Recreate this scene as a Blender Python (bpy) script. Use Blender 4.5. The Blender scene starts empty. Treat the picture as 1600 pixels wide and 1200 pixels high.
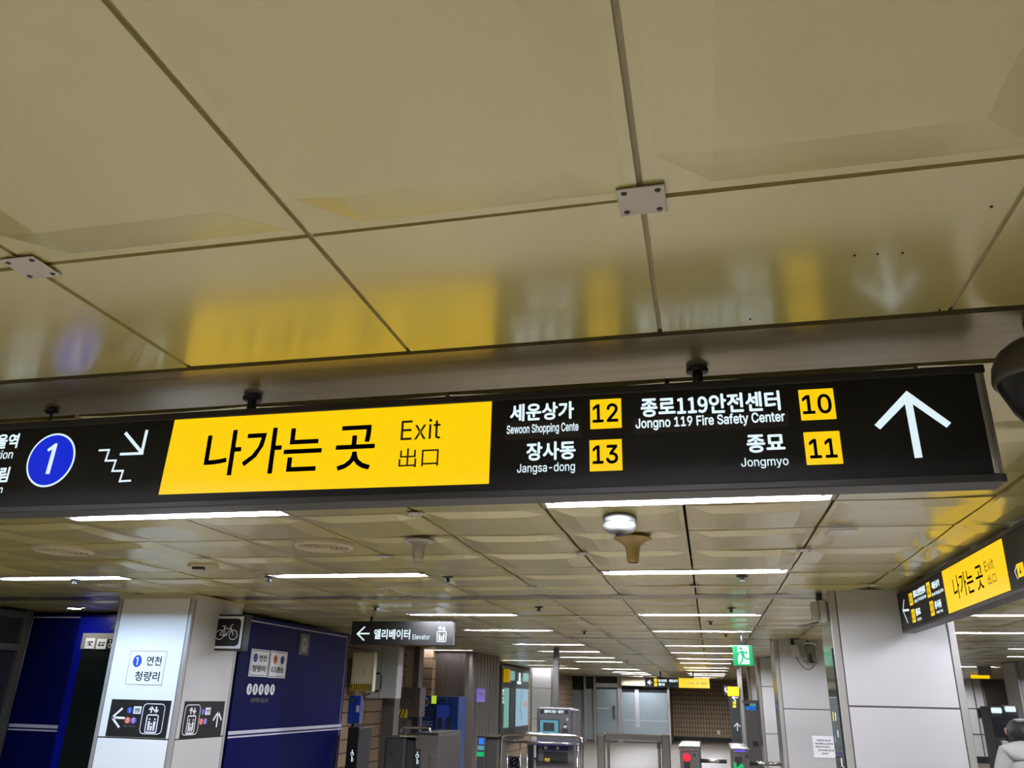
import bpy, bmesh, math, random
from mathutils import Vector, Matrix
random.seed(7)
C = bpy.context.scene.collection
SC = bpy.context.scene
PI = math.pi
# ------------------------------------------------------------------ camera, world, exposure
H = 1.72                       # eye height over the floor
F = 1253.34                    # focal length in pixels of the 1600 wide frame
M = ((0.9742607, 0.2243518, 0.0219613), (-0.0612552, 0.3572359, -0.9320034), (-0.2169420, 0.9066691, 0.3617836))
cd = bpy.data.cameras.new('camera'); cam = bpy.data.objects.new('camera', cd); C.objects.link(cam)
cd.sensor_width = 36.0; cd.lens = F * 36.0 / 1600.0; cd.clip_start = 0.02; cd.clip_end = 200
R_, D_, W_ = (Vector(r) for r in M)
mw = Matrix(((R_.x, -D_.x, -W_.x, 0), (R_.y, -D_.y, -W_.y, 0), (R_.z, -D_.z, -W_.z, H), (0, 0, 0, 1)))
cam.matrix_world = mw
SC.camera = cam
w = bpy.data.worlds.new('station_air'); SC.world = w; w.use_nodes = True
w.node_tree.nodes['Background'].inputs[0].default_value = (0.9, 0.93, 1.0, 1)
w.node_tree.nodes['Background'].inputs[1].default_value = 0.06
SC.view_settings.view_transform = 'Standard'; SC.view_settings.look = 'None'
SC.view_settings.gamma = 1.0; SC.view_settings.use_curve_mapping = False
SC.view_settings.exposure = 0.0
TUBE = 520                     # brightness of a fluorescent tube
SC.cycles.use_denoising = True
SC.cycles.max_bounces = 8; SC.cycles.diffuse_bounces = 5; SC.cycles.glossy_bounces = 4
SC.cycles.sample_clamp_indirect = 4.0
ZC = 2.57                      # ceiling height
# ------------------------------------------------------------------ helpers: rays from the calibrated camera
def ray(x, y): return R_ * (x - 800) + D_ * (y - 600) + W_ * F
def at_y(x, y, v): d = ray(x, y); d = d * (v / d.y); return Vector((d.x, d.y, d.z + H))
def at_x(x, y, v): d = ray(x, y); d = d * (v / d.x); return Vector((d.x, d.y, d.z + H))
def at_z(x, y, z): d = ray(x, y); d = d * ((z - H) / d.z); return Vector((d.x, d.y, d.z + H))
# ------------------------------------------------------------------ materials
def lin(c):
    return tuple(((v / 255) / 12.92 if v / 255 <= 0.04045 else ((v / 255 + 0.055) / 1.055) ** 2.4) for v in c) + (1,)
def mat(name, col, rough=0.5, metal=0.0, spec=0.5, coat=0.0, coat_rough=0.1, noise=0.0, nscale=6.0, bump=0.0, bscale=20.0, emit=None, es=1.0, trans=0.0, alpha=1.0, rn=0.0, ior=1.5, stretch=None):
    m = bpy.data.materials.new(name); m.use_nodes = True
    nt = m.node_tree; b = nt.nodes['Principled BSDF']; I = b.inputs
    c = lin(col); I['Base Color'].default_value = c
    I['Roughness'].default_value = rough; I['Metallic'].default_value = metal
    I['Specular IOR Level'].default_value = spec; I['IOR'].default_value = ior
    I['Coat Weight'].default_value = coat; I['Coat Roughness'].default_value = coat_rough
    I['Transmission Weight'].default_value = trans; I['Alpha'].default_value = alpha
    if emit:
        I['Emission Color'].default_value = lin(emit); I['Emission Strength'].default_value = es
    if noise or bump or rn:
        tc = nt.nodes.new('ShaderNodeTexCoord'); src = tc.outputs['Object']
        if stretch:
            mp = nt.nodes.new('ShaderNodeMapping'); mp.inputs['Scale'].default_value = stretch
            nt.links.new(src, mp.inputs[0]); src = mp.outputs[0]
        n = nt.nodes.new('ShaderNodeTexNoise'); n.inputs['Scale'].default_value = nscale; n.inputs['Detail'].default_value = 5
        nt.links.new(src, n.inputs['Vector'])
        if noise:
            mr = nt.nodes.new('ShaderNodeMapRange'); mr.inputs[1].default_value = 0.3; mr.inputs[2].default_value = 0.7
            mr.inputs[3].default_value = 1 - noise; mr.inputs[4].default_value = 1 + noise
            nt.links.new(n.outputs['Fac'], mr.inputs[0])
            mx = nt.nodes.new('ShaderNodeVectorMath'); mx.operation = 'SCALE'; mx.inputs[0].default_value = c[:3]
            nt.links.new(mr.outputs[0], mx.inputs['Scale']); nt.links.new(mx.outputs[0], I['Base Color'])
        if rn:
            mr2 = nt.nodes.new('ShaderNodeMapRange'); mr2.inputs[1].default_value = 0.3; mr2.inputs[2].default_value = 0.7
            mr2.inputs[3].default_value = max(0.02, rough - rn); mr2.inputs[4].default_value = rough + rn
            nt.links.new(n.outputs['Fac'], mr2.inputs[0]); nt.links.new(mr2.outputs[0], I['Roughness'])
        if bump:
            n2 = nt.nodes.new('ShaderNodeTexNoise'); n2.inputs['Scale'].default_value = bscale; n2.inputs['Detail'].default_value = 3
            nt.links.new(src, n2.inputs['Vector'])
            bp = nt.nodes.new('ShaderNodeBump'); bp.inputs['Strength'].default_value = bump; bp.inputs['Distance'].default_value = 0.02
            nt.links.new(n2.outputs['Fac'], bp.inputs['Height']); nt.links.new(bp.outputs[0], I['Normal'])
    return m
def emis(name, col, es=1.0):
    return mat(name, tuple(v * 0.3 for v in col), rough=0.4, emit=col, es=es)
def tile_mat(name, col, mortar, sx, sy, msz, rough=0.5, plane='yz', off=0.0, sub=None, bump=0.3):
    """flat tiles sx by sy (metres) with mortar joints on the given world plane"""
    m = bpy.data.materials.new(name); m.use_nodes = True
    nt = m.node_tree; b = nt.nodes['Principled BSDF']; b.inputs['Roughness'].default_value = rough
    tc = nt.nodes.new('ShaderNodeNewGeometry'); sp = nt.nodes.new('ShaderNodeSeparateXYZ'); cb = nt.nodes.new('ShaderNodeCombineXYZ')
    nt.links.new(tc.outputs['Position'], sp.inputs[0])
    a, c = plane
    nt.links.new(sp.outputs[a.upper()], cb.inputs[0]); nt.links.new(sp.outputs[c.upper()], cb.inputs[1])
    br = nt.nodes.new('ShaderNodeTexBrick'); br.offset = off; br.inputs['Scale'].default_value = 1.0
    br.inputs['Color1'].default_value = lin(col); br.inputs['Color2'].default_value = lin(tuple(v * 0.93 for v in col)); br.inputs['Mortar'].default_value = lin(mortar)
    br.inputs['Mortar Size'].default_value = msz; br.inputs['Brick Width'].default_value = sx; br.inputs['Row Height'].default_value = sy; br.inputs['Bias'].default_value = 0
    nt.links.new(cb.outputs[0], br.inputs['Vector'])
    out = br.outputs['Color']; fac = br.outputs['Fac']
    if sub:
        b2 = nt.nodes.new('ShaderNodeTexBrick'); b2.offset = 0; b2.inputs['Scale'].default_value = 1.0
        b2.inputs['Color1'].default_value = (1, 1, 1, 1); b2.inputs['Color2'].default_value = (.9, .9, .9, 1); b2.inputs['Mortar'].default_value = (.45, .43, .4, 1)
        b2.inputs['Mortar Size'].default_value = sub[2]; b2.inputs['Brick Width'].default_value = sub[0]; b2.inputs['Row Height'].default_value = sub[1]
        nt.links.new(cb.outputs[0], b2.inputs['Vector'])
        mx = nt.nodes.new('ShaderNodeMix'); mx.data_type = 'RGBA'; mx.blend_type = 'MULTIPLY'; mx.inputs[0].default_value = 1
        nt.links.new(out, mx.inputs[6]); nt.links.new(b2.outputs['Color'], mx.inputs[7]); out = mx.outputs[2]
    nt.links.new(out, b.inputs['Base Color'])
    bp = nt.nodes.new('ShaderNodeBump'); bp.inputs['Strength'].default_value = bump; bp.inputs['Distance'].default_value = 0.01; bp.invert = True
    nt.links.new(fac, bp.inputs['Height']); nt.links.new(bp.outputs[0], b.inputs['Normal'])
    return m
MT = {}
MT['panel'] = mat('cream_enamel_panel', (193, 183, 110), rough=0.4, coat=1.0, coat_rough=0.2, noise=0.03, nscale=1.6, bump=0.03, bscale=2.2, ior=1.5)
MT['panel'].node_tree.nodes['Principled BSDF'].inputs['Coat IOR'].default_value = 2.5
MT['strip'] = mat('brushed_bronze_strip', (146, 136, 108), rough=0.26, metal=0.55, noise=0.10, nscale=3, stretch=(0.5, 9, 1))
MT['runner'] = mat('olive_ceiling_runner', (160, 153, 120), rough=0.5)
MT['gap'] = mat('dark_void', (30, 28, 24), rough=0.9)
MT['slab'] = mat('concrete_slab', (70, 66, 58), rough=0.9)
MT['plate'] = mat('pale_steel_plate', (196, 192, 186), rough=0.4, metal=0.2)
MT['screw'] = mat('dark_screw', (70, 66, 60), rough=0.45, metal=0.6)
MT['black'] = mat('black_sign_box', (33, 32, 31), rough=0.42, spec=0.2)
MT['blackframe'] = mat('black_sign_frame', (44, 42, 40), rough=0.42, noise=0.08)
MT['patch'] = mat('brown_black_patch', (40, 34, 32), rough=0.5)
MT['yellow'] = emis('lit_yellow_acrylic', (255, 208, 4), 1.0)
MT['tileyellow'] = emis('lit_yellow_number_tile', (252, 206, 8), 1.0)
MT['white'] = emis('lit_white_letter', (222, 241, 248), 1.0)
MT['ink'] = mat('black_ink', (34, 28, 10), rough=0.6)
MT['blue1'] = emis('lit_blue_disc', (2, 36, 208), 1.0)
MT['tube'] = emis('white_tube', (236, 240, 255), TUBE)
MT['tubedim'] = emis('dimmed_tube', (240, 240, 250), TUBE * 0.12)  # strength cut so the close metal wall and pale column don't burn out
MT['tubeblue'] = emis('cool_blue_tube', (186, 216, 255), TUBE * 0.8)
MT['reflector'] = mat('white_reflector', (214, 212, 222), rough=0.35, metal=0.3)
MT['housing'] = mat('fixture_rim', (150, 142, 122), rough=0.4, metal=0.3)
MT['dark'] = mat('dark_plastic', (28, 28, 30), rough=0.4)
MT['offwhite'] = mat('off_white_plastic', (176, 173, 168), rough=0.4)
MT['detector'] = mat('grey_white_plastic', (98, 97, 95), rough=0.45)
MT['amber'] = mat('stained_amber_plastic', (196, 170, 104), rough=0.35, trans=0.3)
MT['clear'] = mat('clouded_clear_plastic', (210, 204, 190), rough=0.25, trans=0.5)
MT['vent'] = mat('cream_vent', (182, 172, 140), rough=0.4)
MT['colwhite'] = mat('white_column_panel', (222, 221, 216), rough=0.22, noise=0.02, nscale=1.5)
MT['colgrey'] = mat('grey_column_panel', (176, 174, 172), rough=0.35, noise=0.02, nscale=2)
MT['trim'] = mat('satin_aluminium', (170, 166, 160), rough=0.35, metal=0.4)
MT['seam'] = mat('dark_joint', (66, 64, 62), rough=0.7)
MT['steel'] = mat('stainless_steel', (176, 174, 172), rough=0.2, metal=1.0, noise=0.05, nscale=4)
MT['chrome'] = mat('polished_rail', (200, 198, 196), rough=0.12, metal=1.0)
MT['blue'] = mat('blue_elevator_panel', (5, 11, 66), rough=0.35, spec=0.1)
MT['blueglow'] = mat('downlit_blue_panel', (8, 16, 130), rough=0.35, spec=0.2)  # downlight's glow on the blue cladding, put into a brighter base colour
MT['signwhite'] = mat('white_print', (228, 228, 230), rough=0.4)
MT['whitebar'] = mat('pale_stripe', (190, 188, 200), rough=0.4)
MT['doorglass'] = mat('dark_elevator_glass', (22, 28, 26), rough=0.1, spec=0.6)
MT['frame'] = mat('grey_metal_frame', (92, 88, 84), rough=0.4, metal=0.4)
MT['smoke'] = mat('smoked_glass', (40, 42, 46), rough=0.12)
MT['floor'] = tile_mat('pale_granite_tiles', (150, 140, 120), (100, 94, 84), 0.6, 0.6, 0.004, rough=0.3, plane='xy', bump=0.1)
MT['floor2'] = tile_mat('tan_granite_tiles', (112, 102, 86), (80, 74, 64), 0.6, 0.6, 0.004, rough=0.55, plane='xy', bump=0.1)
MT['walltileL'] = tile_mat('beige_ribbed_tile_side', (168, 142, 108), (70, 54, 40), 30.0, 0.2, 0.012, rough=0.55, plane='yz', sub=(0.05, 50.0, 0.012))
MT['walltileE'] = tile_mat('brown_ribbed_tile_end', (168, 144, 108), (70, 56, 40), 0.12, 0.19, 0.012, rough=0.55, plane='xz')
MT['wallpanel'] = mat('dark_steel_wall', (108, 100, 92), rough=0.3, metal=0.7, noise=0.08, nscale=3, stretch=(1, 1, 0.1))
MT['wall'] = mat('plain_grey_wall', (150, 146, 140), rough=0.6)
MT['beigewall'] = mat('beige_door_leaf', (196, 186, 160), rough=0.5)
MT['glass'] = mat('frosted_office_glass', (140, 150, 150), rough=0.18, noise=0.08, nscale=0.6)
MT['glassdark'] = mat('dark_office_glass', (38, 38, 38), rough=0.12)
MT['ivory'] = mat('ivory_paint', (222, 216, 180), rough=0.45)
MT['cabinet'] = mat('grey_cabinet_paint', (166, 166, 166), rough=0.38)
MT['brown'] = mat('taupe_cabinet_paint', (84, 76, 70), rough=0.45)
MT['hazard'] = mat('hazard_yellow', (214, 190, 40), rough=0.5)
MT['signblue'] = mat('blue_notice', (14, 46, 100), rough=0.4)
MT['machblue'] = mat('blue_machine', (40, 70, 168), rough=0.4)
MT['machgrey'] = mat('grey_machine', (96, 92, 94), rough=0.4, metal=0.2)
MT['navy'] = mat('navy_ledge', (36, 32, 96), rough=0.4)
MT['gate'] = mat('gate_steel', (110, 106, 102), rough=0.3, metal=0.7)
MT['gatedark'] = mat('gate_dark_body', (44, 48, 46), rough=0.4)
MT['lime'] = emis('lit_lime_notice', (190, 220, 50), 0.8)
MT['greenlit'] = emis('lit_green', (0, 178, 100), 1.0)
MT['greenwhite'] = emis('lit_pale_mint', (214, 250, 240), 1.0)
MT['redlit'] = emis('lit_red', (240, 20, 50), 1.2)
MT['bluelit'] = emis('lit_screen_blue', (40, 120, 230), 1.0)
MT['purple'] = emis('lit_violet', (90, 70, 230), 1.0)
MT['screen'] = emis('lit_screen_teal', (90, 160, 178), 0.8)
MT['mapscreen'] = emis('lit_map_screen', (150, 184, 208), 0.8)
MT['mapgreen'] = emis('lit_map_green', (120, 176, 160), 0.8)
MT['mappink'] = emis('lit_map_pink', (196, 150, 170), 0.8)
MT['yellowpaint'] = mat('yellow_board', (226, 178, 10), rough=0.4, emit=(226, 178, 10), es=0.35)
MT['orange'] = mat('orange_disc', (214, 98, 60), rough=0.5)
MT['bluedisc'] = mat('blue_print_disc', (24, 60, 160), rough=0.5)
MT['purpledisc'] = mat('violet_disc', (106, 88, 170), rough=0.5)
MT['rust'] = mat('brown_emblem', (110, 60, 30), rough=0.5)
MT['skin'] = mat('skin', (190, 140, 110), rough=0.55)
MT['hair'] = mat('black_hair', (22, 20, 20), rough=0.55, bump=0.4, bscale=60)
MT['shirt'] = mat('pale_grey_shirt', (176, 174, 168), rough=0.8, bump=0.15, bscale=30)
MT['trousers'] = mat('dark_trousers', (44, 44, 50), rough=0.8)
MT['mirrorgreen'] = mat('dark_glass_board', (40, 46, 44), rough=0.1, spec=0.8)
MT['lensgrey'] = mat('taupe_camera_hood', (74, 68, 62), rough=0.4)
MT['downlight'] = emis('white_downlight', (255, 255, 250), 90.0)
MT['peach'] = mat('peach_raw_edge', (176, 138, 92), rough=0.7)
# ------------------------------------------------------------------ mesh builder
ORG = {}
class MB:
    def __init__(s): s.bm = bmesh.new()
    def face(s, pts, mi=0):
        try:
            f = s.bm.faces.new([s.bm.verts.new(p) for p in pts]); f.material_index = mi; return f
        except ValueError: return None
    def box(s, a, b, bev=0.0, mi=0, seg=2):
        x0, y0, z0 = (min(a[i], b[i]) for i in range(3)); x1, y1, z1 = (max(a[i], b[i]) for i in range(3))
        v = [s.bm.verts.new(p) for p in ((x0,y0,z0),(x1,y0,z0),(x1,y1,z0),(x0,y1,z0),(x0,y0,z1),(x1,y0,z1),(x1,y1,z1),(x0,y1,z1))]
        fs = [s.bm.faces.new([v[i] for i in q]) for q in ((3,2,1,0),(4,5,6,7),(0,1,5,4),(1,2,6,5),(2,3,7,6),(3,0,4,7))]
        for f in fs: f.material_index = mi
        if bev > 0:
            es = list({e for f in fs for e in f.edges})
            r = bmesh.ops.bevel(s.bm, geom=es, offset=bev, segments=seg, affect='EDGES', profile=0.5)
            for f in r['faces']: f.material_index = mi
        return s
    def cyl(s, p0, p1, r, seg=16, r2=None, mi=0, cap=True):
        p0, p1 = Vector(p0), Vector(p1); d = (p1 - p0).normalized()
        a = d.orthogonal().normalized(); b = d.cross(a); r2 = r if r2 is None else r2
        A = [s.bm.verts.new(p0 + (a * math.cos(2*PI*i/seg) + b * math.sin(2*PI*i/seg)) * r) for i in range(seg)]
        B = [s.bm.verts.new(p1 + (a * math.cos(2*PI*i/seg) + b * math.sin(2*PI*i/seg)) * r2) for i in range(seg)]
        for i in range(seg):
            f = s.bm.faces.new((A[i], A[(i+1) % seg], B[(i+1) % seg], B[i])); f.smooth = True; f.material_index = mi
        if cap:
            f = s.bm.faces.new(A[::-1]); f.material_index = mi; f = s.bm.faces.new(B); f.material_index = mi
        return s
    def lathe(s, c, prof, seg=24, mi=0):
        c = Vector(c); rings = []
        for r, z in prof:
            if r < 1e-6: rings.append([s.bm.verts.new(c + Vector((0, 0, z)))])
            else: rings.append([s.bm.verts.new(c + Vector((r*math.cos(2*PI*i/seg), r*math.sin(2*PI*i/seg), z))) for i in range(seg)])
        for A, B in zip(rings, rings[1:]):
            for i in range(seg):
                j = (i+1) % seg
                if len(A) == 1 and len(B) == 1: continue
                q = (A[0], B[j], B[i]) if len(A) == 1 else ((A[i], A[j], B[0]) if len(B) == 1 else (A[i], A[j], B[j], B[i]))
                f = s.bm.faces.new(q); f.smooth = True; f.material_index = mi
        return s
    def tube(s, pts, r, seg=10, mi=0):
        pts = [Vector(p) for p in pts]; prev = None; a = None
        for i, p in enumerate(pts):
            d = (pts[min(i+1, len(pts)-1)] - pts[max(i-1, 0)]).normalized()
            if a is None: a = d.orthogonal().normalized()
            else: a = (a - d * a.dot(d)).normalized()
            b = d.cross(a)
            ring = [s.bm.verts.new(p + (a * math.cos(2*PI*k/seg) + b * math.sin(2*PI*k/seg)) * r) for k in range(seg)]
            if prev:
                for k in range(seg):
                    f = s.bm.faces.new((prev[k], prev[(k+1) % seg], ring[(k+1) % seg], ring[k])); f.smooth = True; f.material_index = mi
            else: f = s.bm.faces.new(ring[::-1]); f.material_index = mi
            prev = ring
        f = s.bm.faces.new(prev); f.material_index = mi
        return s
    def prism(s, pts, vec, mi=0):
        vec = Vector(vec); A = [s.bm.verts.new(p) for p in pts]; B = [s.bm.verts.new(Vector(p) + vec) for p in pts]
        n = len(A)
        for f in ([s.bm.faces.new(A), s.bm.faces.new(B[::-1])] + [s.bm.faces.new((A[(i+1) % n], A[i], B[i], B[(i+1) % n])) for i in range(n)]): f.material_index = mi
        return s
    def build(s, name, mats, parent=None, fix=True):
        if fix: bmesh.ops.recalc_face_normals(s.bm, faces=s.bm.faces)
        if not isinstance(mats, (list, tuple)): mats = [mats]
        vs = [v.co for v in s.bm.verts]
        if parent is not None: o0 = ORG[parent.name]
        else:
            lo = [min(v[i] for v in vs) for i in range(3)]; hi = [max(v[i] for v in vs) for i in range(3)]
            o0 = Vector(((lo[0]+hi[0])/2, (lo[1]+hi[1])/2, lo[2]))
        bmesh.ops.translate(s.bm, verts=s.bm.verts, vec=-o0)
        me = bpy.data.meshes.new(name); s.bm.to_mesh(me); s.bm.free()
        for m in mats: me.materials.append(m if not isinstance(m, str) else MT[m])
        o = bpy.data.objects.new(name, me); C.objects.link(o)
        ORG[o.name] = o0
        if parent is not None: o.parent = parent
        else: o.location = o0
        return o
def tag(o, label=None, cat=None, group=None, kind=None):
    if label: o['label'] = label
    if cat: o['category'] = cat
    if group: o['group'] = group
    if kind: o['kind'] = kind
    return o
def thing(name, label, cat, loc, group=None):
    o = bpy.data.objects.new(name, None); C.objects.link(o); o.empty_display_size = 0.1
    o.location = Vector(loc); ORG[o.name] = Vector(loc)
    return tag(o, label, cat, group)
def struct(name, mb, m): return tag(mb.build(name, m), kind='structure')
def dup(root, delta, label=None, group=None, name=None):
    r = root.copy(); C.objects.link(r); r.location = Vector(root.location) + Vector(delta)
    ORG[r.name] = Vector(ORG[root.name]) + Vector(delta)
    if label: r['label'] = label
    if group: r['group'] = group
    for ch in list(root.children):
        c = ch.copy(); C.objects.link(c); c.parent = r
        for g in list(ch.children):
            d = g.copy(); C.objects.link(d); d.parent = c
    return r
# ------------------------------------------------------------------ lettering and marks drawn on a plane
_tc = {}
def shipped(f):                # fonts that Blender itself ships with
    try: return bpy.data.fonts.load(bpy.utils.system_resource('DATAFILES', path='fonts') + '/' + f)
    except Exception: return None
LATIN = shipped('Inter.woff2'); HANGUL = shipped('Noto Sans CJK Regular.woff2')
def glyphs(txt, bold):
    k = (txt, bold)
    if k in _tc: return _tc[k]
    cu = bpy.data.curves.new('lettering', 'FONT'); cu.body = txt; cu.size = 1.0
    fnt = LATIN if all(ord(ch) < 0x250 for ch in txt) else HANGUL
    if fnt: cu.font = fnt
    cu.resolution_u = 3
    o = bpy.data.objects.new('lettering', cu); C.objects.link(o)
    dg = bpy.context.evaluated_depsgraph_get(); dg.update()
    me = o.evaluated_get(dg).to_mesh()
    vs = [(v.co.x, v.co.y) for v in me.vertices]; fs = [tuple(p.vertices) for p in me.polygons]
    o.evaluated_get(dg).to_mesh_clear(); bpy.data.objects.remove(o); bpy.data.curves.remove(cu)
    if bold > 0.002:               # heavier strokes: the outline swept a little in eight directions
        n = len(vs); V2 = []; F2 = []
        for k in range(8):
            dx, dy = bold*math.cos(k*PI/4), bold*math.sin(k*PI/4)
            V2 += [(a+dx, b+dy) for a, b in vs]; F2 += [tuple(i+k*n for i in f) for f in fs]
        vs, fs = V2, F2
    x0 = min(v[0] for v in vs); x1 = max(v[0] for v in vs); y0 = min(v[1] for v in vs); y1 = max(v[1] for v in vs)
    _tc[k] = ([((a-x0)/max(x1-x0, 1e-6), (b-y0)/max(y1-y0, 1e-6)) for a, b in vs], fs)
    return _tc[k]
class Plane:
    """a flat face: origin, reading direction, up, and the normal towards the reader"""
    def __init__(s, o, u, v=(0, 0, 1)):
        s.o, s.u, s.v = Vector(o), Vector(u).normalized(), Vector(v).normalized(); s.n = s.u.cross(s.v)
    def at(s, a, b, off=0.0): return s.o + s.u * a + s.v * b + s.n * off
    def px(s, x, y):
        d = ray(x, y); o = Vector((0, 0, H)); t = (s.o - o).dot(s.n) / d.dot(s.n); p = o + d * t - s.o
        return (p.dot(s.u), p.dot(s.v))
    def bbox(s, l, r, t, b):
        """plane box from the pixels of its left, right, top and bottom edges"""
        return (s.px(*l)[0], s.px(*b)[1], s.px(*r)[0], s.px(*t)[1])
class Draw:
    def __init__(s, pl, off=0.0006): s.pl, s.off, s.mb = pl, off, MB(); s.texts = []
    def poly(s, pts): s.mb.face([s.pl.at(a, b, s.off) for a, b in pts]); return s
    def rect(s, b): return s.poly(((b[0], b[1]), (b[2], b[1]), (b[2], b[3]), (b[0], b[3])))
    def disc(s, c, r, seg=32, ry=None):
        return s.poly([(c[0] + r*math.cos(2*PI*i/seg), c[1] + (ry or r)*math.sin(2*PI*i/seg)) for i in range(seg)])
    def ring(s, c, r, wd, seg=32):
        for i in range(seg):
            a, b = 2*PI*i/seg, 2*PI*(i+1)/seg; q = []
            for rr, t in ((r-wd/2, a), (r+wd/2, a), (r+wd/2, b), (r-wd/2, b)): q.append((c[0] + rr*math.cos(t), c[1] + rr*math.sin(t)))
            s.poly(q)
        return s
    def line(s, pts, wd, closed=False, cap=True):
        n = len(pts); segs = [(pts[i], pts[(i+1) % n]) for i in range(n if closed else n-1)]
        for i, ((ax, ay), (bx, by)) in enumerate(segs):
            L = math.hypot(bx-ax, by-ay)
            if L < 1e-9: continue
            dx, dy = (bx-ax)/L, (by-ay)/L; nx, ny = -dy*wd/2, dx*wd/2; e = wd/2 if cap else 0
            ax, ay, bx, by = ax-dx*e, ay-dy*e, bx+dx*e, by+dy*e
            s.poly(((ax-nx, ay-ny), (bx-nx, by-ny), (bx+nx, by+ny), (ax+nx, ay+ny)))
        return s
    def frame(s, b, wd): return s.line(((b[0], b[1]), (b[2], b[1]), (b[2], b[3]), (b[0], b[3])), wd, True)
    def rframe(s, b, r, wd):
        pts = []
        for cx, cy, a0 in ((b[2]-r, b[3]-r, 0), (b[0]+r, b[3]-r, 90), (b[0]+r, b[1]+r, 180), (b[2]-r, b[1]+r, 270)):
            for k in range(5): a = math.radians(a0 + 22.5*k); pts.append((cx + r*math.cos(a), cy + r*math.sin(a)))
        return s.line(pts, wd, True, cap=False)
    def text(s, t, b, bold=0.0, shear=0.0):
        vs, fs = glyphs(t, bold); W, Hh = b[2]-b[0], b[3]-b[1]; tm = MB()
        V = [tm.bm.verts.new(s.pl.at(b[0] + a*W + shear*(c-0.5)*Hh, b[1] + c*Hh, s.off)) for a, c in vs]
        for f in fs:
            try: tm.bm.faces.new([V[i] for i in f])
            except ValueError: pass
        s.texts.append(tm); return s
    def people(s, b):
        """lift pictogram: two arrows over a cabin with three people"""
        W, Hh = b[2]-b[0], b[3]-b[1]
        def q(u, v): return (b[0]+u*W, b[1]+v*Hh)
        t = W*0.075
        s.rframe((b[0]+.08*W, b[1], b[2]-.08*W, b[1]+.66*Hh), .07*W, t)
        for cx, sg in ((.32, 1), (.68, -1)):
            tip, tail = (.98, .74) if sg > 0 else (.74, .98)
            s.line([q(cx, tail), q(cx, tip)], t*1.3, cap=False)
            s.line([q(cx-.13, tip-sg*.1), q(cx, tip), q(cx+.13, tip-sg*.1)], t*1.2)
        for cx, h in ((.3, .5), (.5, .32), (.7, .5)):
            s.disc(q(cx, h), .06*W, 10)
            s.poly([q(cx-.085, h-.08), q(cx-.06, .06), q(cx+.06, .06), q(cx+.085, h-.08)])
        return s
    def build(s, name, m, parent=None):
        own = len(s.mb.bm.faces) > 0; o = s.mb.build(name, m, parent, fix=False) if own else None
        for t in s.texts: q = t.build('lettering' if own or 'lettering' in name else name, m, parent, fix=False); o = o or q
        return o
FRONT = lambda y: Plane((0, y, 0), (1, 0, 0))          # faces the camera
LEFTW = lambda x: Plane((x, 0, 0), (0, 1, 0))          # on the left, faces right (+x): reads towards +y
RIGHTW = lambda x: Plane((x, 0, 0), (0, -1, 0))        # on the right, faces left (-x)
# ------------------------------------------------------------------ the setting: floor, walls, ceiling
struct('floor', MB().box((-14, -7, -0.1), (13, 11.9, 0)), 'floor')
struct('floor_far', MB().box((-14, 11.9, -0.1), (13, 45, 0)), 'floor2')
struct('wall_back', MB().box((-14, -7.2, 0), (13, -7, ZC + 0.2)), 'wall')
struct('wall_right', MB().box((13, -7, 0), (13.2, 45, ZC + 0.2)), 'wall')
struct('wall_left', MB().box((-14.2, -7, 0), (-14, 45, ZC + 0.2)), 'wall')
BAYS = [-9.0, -3.57, 1.85, 7.29, 12.7, 17.45, 22.9, 28.3, 33.7]
ROWS = [0.33, 0.93, 1.54, 1.93, 2.57, 3.19, 3.81, 4.19, 4.83]
GX = lambda k: -0.066 + 0.66 * k
FIX = []                                             # (row, column, x0, x1, y0, y1, blue)
for bi, B in enumerate(BAYS):
    for ri, off in enumerate((1.82, 4.085)):
        yy = B + off
        for c in (-2, -1, 0, 1, 2):
            x0, x1 = GX(4*c - 1), GX(4*c + 1)
            if yy < -4 or yy > 36: continue
            if c == -2 and yy > 6.5 and not (16 < yy < 17): continue
            if c == -1 and yy > 22.5 and yy < 26: continue
            if c in (1, 2) and (yy > 8 or yy < 5): continue
            if c == 2: continue
            FIX.append([x0, x1, yy, c == -2 and 5 < yy < 6.5])
for k, yy in ((-8, 21.435), (-8, 24.72), (-8, 26.985), (4, 9.11), (4, 11.375), (7, 14.52), (8, 16.785), (8, 21.435), (8, 24.72), (10, 30.12), (13, 26.985)):  # the last two lights are added to brighten the far right wall
    FIX.append([GX(k), GX(k+2), yy, False])
mb = MB()
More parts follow.
